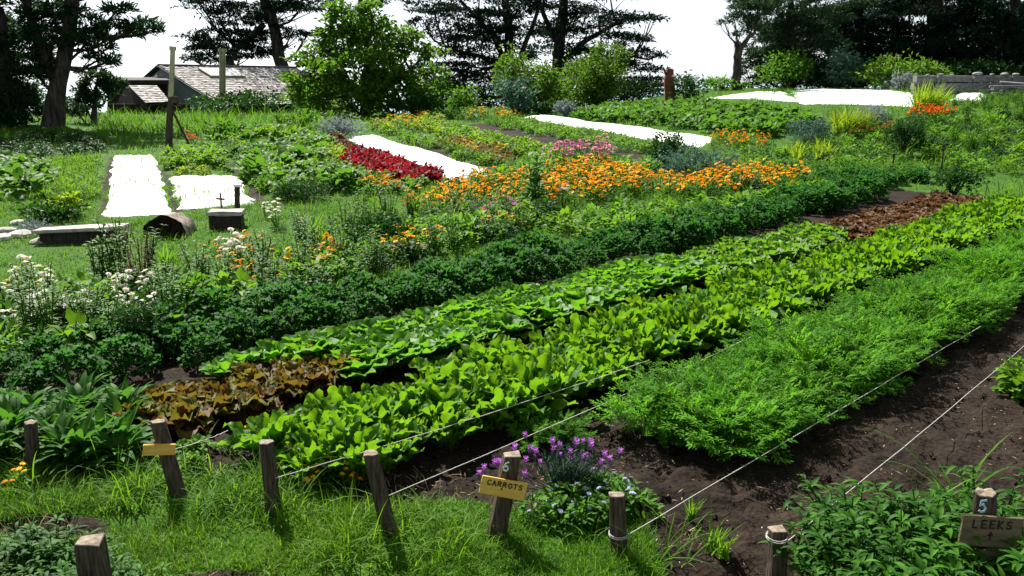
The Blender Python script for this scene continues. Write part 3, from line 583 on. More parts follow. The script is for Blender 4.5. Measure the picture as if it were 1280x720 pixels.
make_tree('pine_tree', 'dense dark pine behind the broken bare trunk on the right', [[(985, 112, 6), (988, 60, 5), (990, 10, 4), (992, -60, 2)]], 56,
          [(960, 30, 30, 14), (985, 12, 40, 14), (960, 60, 28, 14), (1000, 42, 44, 16), (950, 88, 22, 12), (985, 80, 44, 18), (1020, 70, 40, 18), (1000, 100, 44, 14), (1020, 20, 40, 16), (975, 34, 40, 14), (1010, 56, 50, 18), (962, 74, 30, 14), (1000, 88, 50, 16), (1030, 4, 60, 14), (940, 72, 12, 8), (945, 104, 18, 8), (990, -20, 60, 16)], dens=.55, limb_px=1.8, **PINE)
make_tree('cypress_tree', 'dark cypress with straight upright trunk in the middle of the right-hand wood', [[(1072, 112, 6), (1072, 60, 5.5), (1074, 10, 5), (1074, -60, 3)]], 60,
          [(1045, 30, 44, 14), (1080, 14, 50, 12), (1060, 52, 46, 12), (1100, 40, 44, 14), (1060, 78, 50, 14), (1105, 72, 44, 14), (1090, 96, 50, 12), (1040, 98, 34, 12), (1070, -16, 70, 14)], dens=.6, limb_px=1.8, **CYP)
make_tree('cypress_tree', 'huge dark cypress with thick trunk towards the right end of the wood', [[(1166, 112, 12), (1166, 60, 10), (1170, 10, 9), (1174, -60, 6)], [(1168, 70, 5), (1200, 40, 4), (1230, 10, 2)]], 58,
          [(1140, 24, 44, 14), (1180, 8, 44, 12), (1150, 56, 48, 16), (1195, 48, 44, 16), (1215, 24, 34, 12), (1140, 86, 40, 14), (1190, 84, 50, 16), (1225, 70, 36, 14), (1160, -16, 80, 14), (1160, 104, 50, 10)], dens=.6, limb_px=1.8, **CYP)
make_tree('cypress_tree', 'dark cypress closing the right edge of the picture above the low wall', [[(1262, 112, 8), (1264, 60, 7), (1266, 0, 6), (1266, -60, 3)]], 55,
          [(1240, 40, 30, 14), (1275, 30, 40, 16), (1250, 70, 40, 18), (1285, 64, 40, 18), (1260, 92, 46, 12), (1262, 8, 40, 12), (1300, 90, 40, 18), (1320, 30, 40, 30), (1320, 70, 40, 20), (1270, -20, 60, 14)], dens=.6, limb_px=1.8, **CYP)
make_tree('cypress_tree', 'shadowy cypress far back between the trunks of the right-hand wood', [[(1120, 112, 5), (1120, 50, 5), (1120, -20, 4)]], 66, [(1060, 60, 90, 26), (1180, 60, 90, 28), (1120, 90, 120, 20), (1020, 90, 60, 16), (1240, 90, 60, 22), (1120, 20, 110, 20), (1220, 20, 60, 20), (1000, 40, 60, 20)], dens=.7, limb_px=1.6, **CYP)
make_tree('cypress_tree', 'lone cypress top whose bare limbs cross the sky above the broadleaf tree', [[(470, 100, 6), (455, 20, 5), (450, -30, 4)], [(455, 14, 3), (480, -2, 2)]], 70, [(450, -30, 60, 10), (470, 0, 14, 4), (410, 0, 22, 5), (500, -6, 30, 5), (430, 14, 20, 5)], dens=.5, limb_px=1.6, **CYP)

# ------------------------------------------------------------------ bushes
def bush(px, py, w, h, mat, name, label, Yd=None, L=None, W=None, dens=1.0, prof='oval', spread=.3, cat='bush', lobes=6):
    """A bush whose foot is at (px, py) and which shows w x h picture elements."""
    if Yd is None: x, Yd = g(px, py); z = float(ter(x, Yd))
    else: x = at(px, py, Yd)[0]; z = float(ter(x, Yd))
    ext = at(px, py - h, Yd)[2] - z if h > 0 else 0
    k = ppm(Yd); r = w / 2 / k; hh = max(h / k, ext) * 1.04
    L = L or max(.05, min(.22, 7 / k)); W = W or L * .5
    v = v_bush(mat, r, hh, int(min(9000, max(300, dens * 10 * r * hh / (L * W)))), L, W, 1, prof, lobes, spread)
    o = obj(name, v[0], None, (x, Yd, z - .03), (0, 0, U(0, 6.28))); tag(o, label, cat)
    for kn, km, kl, kr in v[1]: obj(kn, km, o, kl, kr)
    return o
bush(656, 142, 92, 74, 'bush_leaf', 'bush', 'tall sunny yellow-green bush left of the round one under the cypresses', 46, dens=1.7, spread=.24)
bush(742, 132, 96, 76, 'bush_leaf', 'bush', 'big rounded sunny green bush below the right-hand central cypress', 49, dens=1.7, spread=.24)
bush(645, 143, 52, 46, 'bluegreen', 'bush', 'small round blue-green bush in front of the taller sunny bushes', 43)
bush(678, 147, 22, 22, 'dark', 'bush', 'tiny round dark green bush beside the blue-green one', 42)
bush(706, 146, 30, 20, 'grey', 'bush', 'silvery low bush at the end of the back white row cover', 42)
bush(425, 173, 54, 30, 'grey', 'bush', 'silvery grey shrub in front of the broadleaf tree', L=.16, W=.05)
bush(372, 162, 60, 26, 'green', 'bush', 'low green shrub between the house and the silvery grey shrub')
bush(520, 143, 90, 30, 'dark', 'bush', 'dark low shrubbery under the right side of the broadleaf tree', 43)
bush(575, 140, 56, 34, 'green', 'bush', 'green shrub between the broadleaf tree and the sunny bushes', 46)
bush(832, 209, 54, 44, 'dark', 'bush', 'clipped round green bush with small stakes beside it', L=.09, W=.05, dens=1.6, spread=.2, lobes=9)
bush(866, 222, 100, 38, 'bluegreen', 'bush', 'wide grey-blue bush behind the orange flower bank', L=.12, W=.03)
bush(935, 248, 44, 30, 'dark', 'bush', 'dark rounded bush in the orange flower bank', L=.08, W=.04)
bush(1010, 180, 56, 30, 'bluegreen', 'bush', 'low blue-grey bush beside the yellow sword leaves', L=.10, W=.03)
bush(1128, 195, 62, 52, 'dark', 'bush', 'dark feathery rounded bush in the middle of the right-hand beds', L=.13, W=.03, spread=.22)
bush(1090, 155, 50, 24, 'grey', 'bush', 'grey shrub between the two tall grass clumps', L=.14, W=.04)
bush(1106, 112, 90, 42, 'bush_leaf', 'bush', 'broad bright green shrub in front of the right-hand wood', 50)
bush(1150, 112, 60, 36, 'bush_leaf', 'bush', 'leafy green shrub at the left end of the low grey wall', 50)
bush(1126, 114, 46, 24, 'grey', 'bush', 'silvery shrub beside the low grey wall', 48)
bush(1052, 108, 50, 56, 'bluegreen', 'bush', 'tall loose greyish shrub under the straight-trunked cypress', 52)
bush(980, 116, 76, 46, 'green', 'bush', 'mid green shrub at the foot of the dense pine', 53)
bush(1190, 244, 66, 36, 'dark', 'bush', 'dark glossy bush beyond the far end of the russet lettuces', L=.08, W=.05)
bush(185, 440, 64, 74, 'dark', 'bush', 'dark shrub dotted with white daisies at the left of the dark crinkled bed', L=.09, W=.018, prof='lance', dens=1.2)
bush(247, 402, 62, 60, 'green', 'bush', 'glossy broad-leaved green shrub behind the dark crinkled bed', L=.13, W=.07)
bush(482, 312, 66, 50, 'dark', 'bush', 'dark green shrub left of the orange flower bank', L=.08, W=.04)
bush(378, 250, 84, 30, 'dark', 'bush', 'wide dark green mounded bush beside the small white cover', L=.10, W=.025)
bush(335, 240, 40, 22, 'green', 'bush', 'small green mound next to the small white cover', L=.10, W=.03)
bush(60, 276, 84, 30, 'dark', 'bush', 'dark green bush at the near end of the far left bed', L=.10, W=.06)
bush(82, 270, 50, 30, 'lime', 'bush', 'yellow-green leafy bush behind the dark one in the far left bed', L=.10, W=.06)
bush(571, 236, 26, 16, 'dark', 'bush', 'tiny dark bush at the near end of the long white cover', L=.08, W=.04)
bush(340, 178, 60, 22, 'bright', 'bush', 'bright green mound on the bank below the house')
bush(280, 172, 70, 22, 'green', 'bush', 'long low green shrub on the bank between the pole and the mound')
bush(45, 292, 44, 18, 'grey', 'bush', 'small silvery plant among the pale stones on the lawn', L=.06, W=.025, cat='plant')
bush(860, 128, 44, 34, 'dark', 'bush', 'dark small bush right beside the red-brown stump', 46)
bush(905, 122, 60, 16, 'green', 'bush', 'low green growth in the gap where the sea shows', 52)

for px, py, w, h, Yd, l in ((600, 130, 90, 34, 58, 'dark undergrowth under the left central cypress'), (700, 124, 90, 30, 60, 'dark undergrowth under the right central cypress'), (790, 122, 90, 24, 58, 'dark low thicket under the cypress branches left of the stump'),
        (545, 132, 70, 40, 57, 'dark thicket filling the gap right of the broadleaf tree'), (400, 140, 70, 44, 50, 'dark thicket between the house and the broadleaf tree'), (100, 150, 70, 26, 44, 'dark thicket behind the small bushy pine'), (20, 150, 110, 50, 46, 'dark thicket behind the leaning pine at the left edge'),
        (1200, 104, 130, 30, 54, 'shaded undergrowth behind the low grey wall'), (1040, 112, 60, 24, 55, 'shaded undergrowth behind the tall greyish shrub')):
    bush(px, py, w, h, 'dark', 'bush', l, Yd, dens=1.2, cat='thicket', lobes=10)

# ------------------------------------------------------------------ fabrics, house, pole, wall, lawn things
def cover(name, px4, label, group=None, h=.05):
    a, b, c, d = [g(*p) for p in px4]                       # near left, near right, far right, far left
    nu, nv = 30, 60; u = np.linspace(0, 1, nu)[None, :, None]; v = np.linspace(0, 1, nv)[:, None, None]
    P_ = (a * (1 - u) + b * u) * (1 - v) + (d * (1 - u) + c * u) * v
    wd = np.linalg.norm(b - a)
    side = (b - a) / wd; e = rng.normal(0, .055, (nv, 2)); e[1:-1] = (e[:-2] + e[1:-1] * 2 + e[2:]) / 4
    P_ = P_ + side * ((1 - u) ** 6 * e[:, None, :1] + u ** 6 * e[:, None, 1:2])
    z = ter(P_[..., 0], P_[..., 1]) + .02 + h * np.minimum(1, 6 * u[..., 0] * (1 - u[..., 0])) * np.minimum(1, 12 * v[..., 0] * (1 - v[..., 0])) + .02 * np.sin(11 * u[..., 0] + 9 * v[..., 0]) * np.sin(23 * v[..., 0] + 3 * np.sin(5 * u[..., 0])) + rng.normal(0, .006, (nv, nu))
    z[:, 0] -= .03; z[:, -1] -= .03; z[0] -= .03; z[-1] -= .03
    G = Geo(); G.add(np.concatenate([P_, z[..., None]], -1).reshape(-1, 3), grid_faces(1, nv, nu))
    return tag(obj(name, G.mesh(name, M['cloth'])), label, 'row cover', group)
cover('row_cover', [(130, 272), (217, 268), (192, 194), (143, 195)], 'white fabric over the bed behind the hollow log')
cover('row_cover', [(224, 263), (317, 255), (298, 221), (212, 222)], 'white fabric over the short bed behind the stone block')
cover('row_cover', [(578, 229), (608, 213), (464, 169), (428, 173)], 'long white fabric strip between the crimson lettuces and the brown row', h=.1)
cover('row_cover', [(874, 185), (897, 174), (668, 145), (648, 148)], 'long narrow white fabric strip running back to the silvery bush', h=.12)
cover('row_cover', [(1000, 131), (1146, 134), (1138, 113), (985, 114)], 'broad white fabric on the raised bed at the upper right', h=.10)
cover('row_cover', [(880, 124), (1000, 128), (985, 117), (940, 118)], 'pale fabric tail left of the broad white cover', h=.1)
cover('row_cover', [(1190, 126), (1236, 126), (1232, 119), (1196, 119)], 'small white cover right of the second grass clump', h=.12)

def quad_prism(G, p, th, mat=0, tint=.5):
    """A slab: 4 corners and a thickness along the normal."""
    p = np.asarray(p, float); n = np.cross(p[1] - p[0], p[3] - p[0]); n /= np.linalg.norm(n)
    v = np.concatenate([p, p - n * th]); G.add(v, [[0, 1, 2, 3], [7, 6, 5, 4], [0, 4, 5, 1], [1, 5, 6, 2], [2, 6, 7, 3], [3, 7, 4, 0]], tint, mat)
def shingle_roof(G, p00, p10, p11, p01, courses, w=.16):
    """Shingles in overlapping courses: p00-p10 eave, p01-p11 ridge."""
    p00, p10, p11, p01 = map(np.array, (p00, p10, p11, p01)); n = np.cross(p10 - p00, p01 - p00); n /= np.linalg.norm(n)
    for c in range(courses):
        v0, v1 = c / courses, (c + 1.35) / courses; v1 = min(v1, 1.0); u = 0.0
        Lr = np.linalg.norm(p10 - p00)
        while u < 1:
            du = w * U(.6, 1.5) / Lr; u2 = min(1, u + du); j = U(-.16, .16) / courses; g_ = .003 / Lr
            q = lambda a, b: (p00 * (1 - a) + p10 * a) * (1 - b) + (p01 * (1 - a) + p11 * a) * b
            quad_prism(G, [q(u + g_, v0 + j) + n * U(.035, .06), q(u2 - g_, v0 + j) + n * U(.035, .06), q(u2 - g_, v1) + n * .012, q(u + g_, v1) + n * .012], .018, 0, U(0, 1)); u = u2
A_ = at(202, 82, 50); th = math.radians(55); rk = np.array([math.sin(th), -math.cos(th), 0]); rd = np.array([math.cos(th), math.sin(th), 0])
run, drop, RL = 5.0, 2.0, 9.6; dn = np.array([0, 0, -drop])
zg = -1.6
house = obj('shingled_house', None, None, (A_[0], A_[1], A_[2] + zg - drop)); hb = np.array(house.location)
tag(house, 'low house with a weathered shingle roof and skylights beyond the grassy bank', 'house')
W_ = lambda s, r, z: A_ + rd * s + rk * r + np.array([0, 0, z]) - hb
G = Geo(); e_ = .25
ev = lambda s: W_(s, run + e_, -drop * (run + e_) / run); rg = lambda s: W_(s, 0, 0)
quad_prism(G, [ev(-.2), ev(RL), rg(RL), rg(-.2)], .10, 1)
shingle_roof(G, ev(-.2), ev(RL), rg(RL), rg(-.2), 22)
quad_prism(G, [W_(-.2, -3.2, -1.5), rg(-.2) , rg(RL), W_(RL, -3.2, -1.5)][::-1], .10, 1)
for i in range(24): box(G, W_(.2 + i * .4, 0, .07), (.36, .22, .04), (0, 0, math.pi / 2 - th), U(0, 1))
roof = obj('roof', G.mesh('roof', [M['shingle'], M['darkwall']], False), house)
G = Geo(); quad_prism(G, [W_(0, -3.0, -4.2), W_(0, run, -4.2), W_(0, run, -drop - .12), W_(0, 0, -.12)], .12)
quad_prism(G, [W_(0, -3.0, -4.2), W_(0, 0, -.12), W_(0, -3.0, -1.5), W_(0, -3.1, -2.5)], .10)
obj('gable_wall', G.mesh('gable_wall', M['plank'], False), house)
G = Geo(); quad_prism(G, [W_(0.1, run - .1, -4.2), W_(RL, run - .1, -4.2), W_(RL, run - .1, -drop - .1), W_(.1, run - .1, -drop - .1)], .12); obj('front_wall', G.mesh('front_wall', M['darkwall'], False), house)
G = Geo(); quad_prism(G, [W_(-.26, -.1, .02), W_(-.26, run + e_, -drop * 1.05), W_(-.2, run + e_, -drop * 1.05), W_(-.2, -.1, .02)], .04)
box(G, W_(-.24, run * .5, -drop * .5 - .12), (.06, math.hypot(run, drop) + .3, .24), (0, 0, 0)) if 0 else None
obj('bargeboard', G.mesh('bargeboard', M['plank'], False), house)
G = Geo(); quad_prism(G, [W_(-.03, -1.25, -1.05), W_(-.03, -.45, -1.05), W_(-.03, -.45, -.42), W_(-.03, -1.25, -.85)], .03); obj('gable_window', G.mesh('gable_window', M['skyglass'], False), house)
def skylight(s0, s1, r0, r1):
    q = lambda s, r, o: W_(s, r, -drop * r / run + o)
    G = Geo(); quad_prism(G, [q(s0, r1, .16), q(s1, r1, .16), q(s1, r0, .16), q(s0, r0, .16)], .12); f = obj('skylight', G.mesh('skylight', M['metal'], False), house)
    G = Geo(); b = .07; quad_prism(G, [q(s0 + b, r1 - b, .165), q(s1 - b, r1 - b, .165), q(s1 - b, r0 + b, .165), q(s0 + b, r0 + b, .165)], .02); obj('pane', G.mesh('pane', M['skyglass'], False), f)
skylight(1.9, 4.3, .6, 1.7); skylight(6.6, 8.0, 2.9, 3.7)
fp = at(278, 122, 47.3) - hb; tp = at(278, 62, 47.3) - hb
G = Geo(); tube(G, [fp, (fp + tp) / 2, tp], .17, 12); tube(G, [tp - [0, 0, .12], tp + [0, 0, .05]], .22, 12); tube(G, [fp - [0, 0, .9], fp - [0, 0, .1], fp + [0, 0, .22]], [.36, .36, .18], 12)
fl = obj('flue_pipe', G.mesh('flue_pipe', M['metal']), house)
# ivy under the eave
bush(300, 140, 130, 26, 'dark', 'ivy', 'dark ivy hanging along the eave of the shingled house', 46, dens=1.4, cat='ivy', lobes=10)

shed = obj('low_shed', None, None, at(165, 140, 46)); tag(shed, 'dark low timber shed with a small lit shingle roof left of the house', 'shed'); sb_ = np.array(shed.location)
Q = lambda px, py, Yd: at(px, py, Yd) - sb_
G = Geo(); shingle_roof(G, Q(182, 129, 44.5), Q(213, 128, 44.5), Q(196, 107, 47), Q(160, 107, 47), 10); quad_prism(G, [Q(182, 130, 44.5), Q(213, 129, 44.5), Q(196, 108, 47), Q(160, 108, 47)], .08, 1)
obj('roof', G.mesh('roof', [M['shingle'], M['darkwall']], False), shed)
G = Geo()
quad_prism(G, [Q(134, 150, 45.5), Q(236, 150, 45.5), Q(236, 130, 45.5), Q(134, 130, 45.5)], .15)
quad_prism(G, [Q(134, 150, 46.5), Q(184, 150, 45.2), Q(184, 130, 45.2), Q(158, 107, 46.9)], .15)
quad_prism(G, [Q(134, 140, 48.5), Q(208, 140, 48.5), Q(208, 99, 48.5), Q(134, 99, 48.5)], .15)
obj('wall', G.mesh('wall', M['darkwall'], False), shed)
G = Geo(); quad_prism(G, [Q(142, 100, 47.6), Q(212, 100, 47.6), Q(206, 96.5, 50), Q(144, 96.5, 50)], .2); obj('flat_roof', G.mesh('flat_roof', M['darkwall'], False), shed)

x, y = g(211, 186); pz = float(ter(x, y)); pole = obj('tall_pole', None, None, (x, y, pz)); tag(pole, 'tall thin pole with a slanting brace between the white cover and the house', 'pole'); pb = np.array([x, y, pz])
q = lambda px, py: at(px, py, y) - pb
G = Geo(); tube(G, [q(211, 190), q(212, 150), q(214, 122)], [.11, .10, .09], 9); obj('post', G.mesh('post', M['post']), pole)
G = Geo(); tube(G, [q(213.5, 124), q(215, 90), q(216, 60)], [.075, .075, .07], 10); tube(G, [q(216, 63), q(216, 58)], .10, 10); obj('pipe', G.mesh('pipe', M['metal']), pole)
G = Geo(); box(G, q(217, 126), (.26, .2, .24)); box(G, q(222, 131), (.2, .2, .1)); obj('bracket', G.mesh('bracket', M['post'], False), pole)
G = Geo(); tube(G, [q(216, 139), q(236, 180)], .035, 6); obj('brace', G.mesh('brace', M['post']), pole)

# low grey wall at the right, loose stones and a plank pile
wy = 45.0; wc = at(1212, 112, wy); wz = float(ter(wc[0] + 1, wy)) - .1; wall = obj('low_wall', None, None, (wc[0], wy, wz)); wall['kind'] = 'thing'; tag(wall, 'low weathered grey wall of long stacked blocks at the right edge', 'wall')
xl = at(1136, 112, wy)[0] - wc[0]; xr = at(1340, 112, wy)[0] - wc[0]; zt = at(1200, 94, wy)[2] - wz
G = Geo(); lay = 3
for l in range(lay):
    hh = zt / lay; xx = xl + U(0, .4)
    while xx < xr:
        w_ = U(.9, 2.4); box(G, (xx + w_ / 2, U(-.04, .04), hh * (l + .5)), (w_ - U(.02, .09), .4, hh - U(.02, .08)), (0, U(-.012, .012), U(-.02, .02)), U(0, 1), 0, .012); xx += w_
obj('blocks', G.mesh('blocks', M['wallstone'], False), wall)
def rock(name, xyz, s, mat, label, cat='stone', group=None):
    v = base * U(.8, 1.1, (6, 1)); G = Geo()
    import bmesh
    bm = bmesh.new(); bmesh.ops.create_icosphere(bm, subdivisions=2, radius=1)
    V_ = np.array([p.co[:] for p in bm.verts]); F_ = np.array([[p.index for p in f.verts] for f in bm.faces]); bm.free()
    d = rng.normal(0, 1, (5, 3)); V_ = V_ * (1 + .18 * np.sin(V_ @ d.T * 2).mean(1))[:, None] + rng.normal(0, .03, V_.shape)
    G.add(V_ * np.asarray(s), F_); o = obj(name, G.mesh(name, M[mat], False), None, xyz, (0, 0, U(0, 6))); return tag(o, label, cat, group)
for px, s in ((1160, .09), (1176, .13), (1190, .10), (1222, .24), (1240, .12), (1256, .20), (1270, .16)):
    p = at(px, 94, wy); rock('loose_stone', (p[0], wy, wz + zt + s * .25), (s * 1.2, s * .9, s * .45), 'stonedark', 'rounded loose stone lying on top of the low grey wall', group='loose stones on the low grey wall')
pl = at(1262, 118, 40); pz = float(ter(pl[0], 40)); G = Geo()
for i in range(6): box(G, (U(-.4, .5), U(-.4, .3), .1 + .12 * i), (U(1.2, 2.2), .18, .08), (U(-.06, .06), U(-.12, .12), U(-.4, .4)), .5, 0, .01)
tag(obj('driftwood_pile', G.mesh('driftwood_pile', M['wallstone'], False), None, (pl[0] + .3, 40, pz)), 'heap of grey weathered planks in front of the low wall', 'wood pile')

# red-brown carved stump
x = at(836, 128, 47)[0]; z = float(ter(x, 47)); st = obj('carved_stump', None, None, (x, 47, z)); tag(st, 'tall red-brown tree stump with a short bent limb at the crest', 'stump'); b3 = np.array([x, 47, z]); q = lambda px, py: at(px, py, 47) - b3
G = Geo(); tube(G, [q(838, 134), q(838, 118), q(836, 100), q(838, 86)], [.34, .30, .26, .17], 10); obj('trunk', G.mesh('trunk', M['rust']), st)
G = Geo(); tube(G, [q(836, 98), q(832, 92), q(829, 84)], [.09, .07, .04], 6); obj('limb', G.mesh('limb', M['rust']), st)

# hollow log, stone block, slab and stones on the lawn
x, y = g(206, 297); z = float(ter(x, y)); log = obj('hollow_log', None, None, (x, y, z), (0, 0, math.radians(93))); tag(log, 'short thick log with a dark rotten end lying in the grass', 'log')
n = 26; thv = np.linspace(-.15 * np.pi, 1.15 * np.pi, n); rr = .33 * (1 + .02 * np.sin(5 * thv) + rng.normal(0, .008, n)); xs = np.linspace(0, .62, 7)
G = Geo(); V_ = np.stack([np.stack([np.full(n, xx), -rr * np.cos(thv) * (1 - .12 * xx), rr * np.sin(thv) * .98 + .02 - .06 * xx], -1) for xx in xs]); V_ += rng.normal(0, .008, V_.shape); G.add(V_.reshape(-1, 3), grid_faces(1, 7, n)); obj('bark', G.mesh('bark', M['logbark']), log)
G = Geo(); ring = V_[0] + np.array([-.004, 0, 0]); c = np.array([[.05, 0, .1]]); G.add(np.concatenate([ring, c]), [[i, i + 1, n] for i in range(n - 1)] + [[n - 1, 0, n]]); obj('rotten_end', G.mesh('rotten_end', M['logcore'], False), log)
G = Geo(); ring = V_[-1] + np.array([.003, 0, 0]); G.add(np.concatenate([ring, [[.6, 0, .1]]]), [[i + 1, i, n] for i in range(n - 1)]); obj('far_end', G.mesh('far_end', M['logcore'], False), log)

def bev_box(name, size, mat, loc, rot, label, cat, parent=None, jit=.006):
    import bmesh
    bm = bmesh.new(); bmesh.ops.create_cube(bm, size=1); bmesh.ops.scale(bm, vec=size, verts=bm.verts)
    bmesh.ops.bevel(bm, geom=bm.edges[:], offset=min(size) * .09, segments=2, affect='EDGES', profile=.6)
    bmesh.ops.subdivide_edges(bm, edges=bm.edges[:], cuts=1)
    for v in bm.verts: v.co += Vector(rng.normal(0, jit, 3))
    me = bpy.data.meshes.new(name); bm.to_mesh(me); bm.free(); me.materials.append(M[mat])
    a = me.attributes.new('tint', 'FLOAT', 'POINT'); a.data.foreach_set('value', np.full(len(me.vertices), .5))
    o = obj(name, me, parent, loc, rot)
    if label: tag(o, label, cat)
    return o
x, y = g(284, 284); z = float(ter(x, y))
blk = obj('stone_block', None, None, (x, y, z)); tag(blk, 'squat block coloured for shaded sides and a sunlit top in the grass before the short white cover', 'block')
bev_box('shade_tone_body', (.50, .38, .24), 'darkwall', (0, 0, .10), (0, .02, .15), None, None, blk); bev_box('lit_tone_top', (.54, .42, .06), 'stone', (0, 0, .25), (0, .02, .15), None, None, blk)  # block's shaded sides painted dark, its sunlit top painted pale
x2, y2 = g(297, 270); z2 = float(ter(x2, y2)); G = Geo(); tube(G, [(0, 0, -.05), (.01, 0, .25), (.03, 0, .52)], [.055, .05, .05], 8); pt = obj('short_post', None, None, (x2, y2, z2)); tag(pt, 'short upright post with a white cap beside the squat block', 'post'); obj('post', G.mesh('post', M['post']), pt)
G = Geo(); tube(G, [(.03, 0, .52), (.032, 0, .56)], [.065, .06], 10); obj('cap', G.mesh('cap', M['cloth']), pt)
x2, y2 = g(277, 262); z2 = float(ter(x2, y2)); G = Geo(); box(G, (0, 0, .14), (.03, .02, .34)); box(G, (0, -.022, .2), (.16, .02, .035), (0, .1, 0)); tag(obj('marker_stake', G.mesh('marker_stake', M['paleboard'], False), None, (x2, y2, z2)), 'tiny cross-shaped wooden marker at the edge of the short white cover', 'marker')
x, y = g(100, 304); z = float(ter(x, y)); bn = obj('stone_bench', None, None, (x, y + .1, z)); tag(bn, 'long slab coloured as sunlit on a low base coloured as the shade under it, lying on the lawn', 'slab')
bev_box('lit_tone_top', (1.30, .36, .05), 'stone', (0, 0, .21), (0, -.03, .09), None, None, bn); bev_box('base', (1.16, .26, .22), 'darkwall', (0, .02, .07), (0, 0, .09), None, None, bn)  # dark base paints the shade under the slab, pale top its sunlight
for px, py, s, l in ((8, 290, .13, 'grey boulder at the left edge of the lawn beside the silvery plant'), (28, 296, .17, 'flat pale stone in front of the silvery plant'), (64, 292, .16, 'pale stone right of the silvery plant'), (52, 303, .13, 'small flat stone left of the pale slab'), (22, 280, .12, 'bluish stone behind the silvery plant'), (0, 300, .16, 'half hidden pale stone at the left edge of the lawn')):
    x, y = g(px, py); rock('pale_stone', (x, y, float(ter(x, y)) + .02), (s * 1.4, s, s * .5), 'stone', l)
for i, (px, py, hh, l) in enumerate(((824, 208, .5, 'thin stake at the left of the clipped round bush'), (838, 207, .55, 'thin stake at the right of the clipped round bush'), (1176, 214, .55, 'stake with a dark head beside the dark glossy bush'), (1115, 214, .4, 'short stake at the edge of the pale grass path'))):
    x, y = g(px, py); G = Geo(); tube(G, [(0, 0, -.05), (.01, 0, hh)], .022, 6); box(G, (.0, 0, hh), (.07, .05, .06)); tag(obj('thin_stake', G.mesh('thin_stake', M['post'])), l, 'stake').location = (x, y, float(ter(x, y)))

# ------------------------------------------------------------------ middle and far planting
def pxpts(poly, spacing, jit=.42):
    P_ = np.array([g(*p) for p in poly]); lo, hi = P_.min(0), P_.max(0); out = []
    for i, yy in enumerate(np.arange(lo[1], hi[1] + spacing, spacing * .87)):
        for xx in np.arange(lo[0], hi[0] + spacing, spacing):
            p = np.array([xx + (i % 2) * spacing / 2 + U(-jit, jit) * spacing, yy + U(-jit, jit) * spacing])
            if inpoly(p[0], p[1], P_): out.append(p)
    return out
def fill(poly, spacing, kinds, name, label, cat, group, sc=(.85, 1.2), maxn=298, skip=0):
    pts = [p for p in pxpts(poly, spacing) if U(0, 1) >= skip]; pts.sort(key=lambda p: p[1])
    for p in pts[:maxn]: spawn(name, pick(kinds), p, label, cat, group, U(*sc))
    print(name, label[:30], len(pts))
K_CAL = V(v_flowering, 5, 'green', ['orange', 'orange', 'orange', 'yellow'], 9, .22, .30, 46, .11, .035)
K_CALY = V(v_flowering, 3, 'green', ['yellow', 'orange'], 7, .2, .26, 46, .11, .035)
K_CALM = V(v_flowering, 4, 'green', ['orange', 'yellow'], 4, .2, .3, 60, .11, .035)
K_CALF = V(v_flowering, 6, 'green', ['orange'] * 3 + ['yellow'] * 2, 10, .25, .3, 30, .12, .04)
K_DAISY = V(v_flowering, 4, 'green', ['white'], 10, .16, .40, 60, .09, .016)
K_SCAR = V(v_flowering, 3, 'green', ['scarlet'], 12, .25, .28, 30, .11, .04)
K_MAG = V(v_flowering, 2, 'green', ['magenta'], 9, .2, .28, 40, .1, .04)
K_PINK = V(v_flowering, 3, 'green', ['pink', 'pink', 'magenta'], 7, .2, .42, 50, .1, .03)
K_GRN = V(v_clump, 4, 'green', 70, .22, .26, .12, .05, 'lance', .05, 2, .6)
K_GRNB = V(v_clump, 4, 'bright', 60, .22, .26, .13, .08, 'oval', .1, 2, .5)
K_LIME = V(v_clump, 3, 'lime', 60, .2, .24, .11, .07, 'oval', .15, 2, .5)
K_BIG = V(v_clump, 4, 'green', 34, .30, .36, .22, .17, 'round', .12, 3, .4)
K_BROWN = V(v_clump, 3, 'brown', 50, .2, .22, .11, .07, 'oval', .15, 2, .5)
K_CRIM = V(v_clump, 4, 'crimson', 60, .19, .18, .11, .08, 'oak', .22, 2, .6)
K_FINE = V(v_clump, 3, 'bright', 110, .2, .17, .10, .02, 'lance', 0, 2, .9)
K_TALL = V(v_stemmy, 3, 'green', 10, .55, .12, .10, .022, 18, .25)
K_STEM = V(v_stemmy, 2, 'green', 4, .55, .12, .17, .06, 15, .16)
K_SEED = V(v_stemmy, 3, 'seed', 12, .62, .14, .07, .018, 16, .2)
K_STRAP = V(v_strap, 3, 'bright', 24, .5, .035)
K_STRAPY = V(v_strap, 3, 'lime', 20, .48, .06, .1, (.8, 1.5), (0, .5))
K_ORN = V(v_strap, 2, 'lime', 260, .8, .03, .34, (.9, 1.55), (.1, 1.0))
K_DARKC = V(v_clump, 3, 'dark', 80, .24, .3, .1, .05, 'oval', .1, 2, .5)
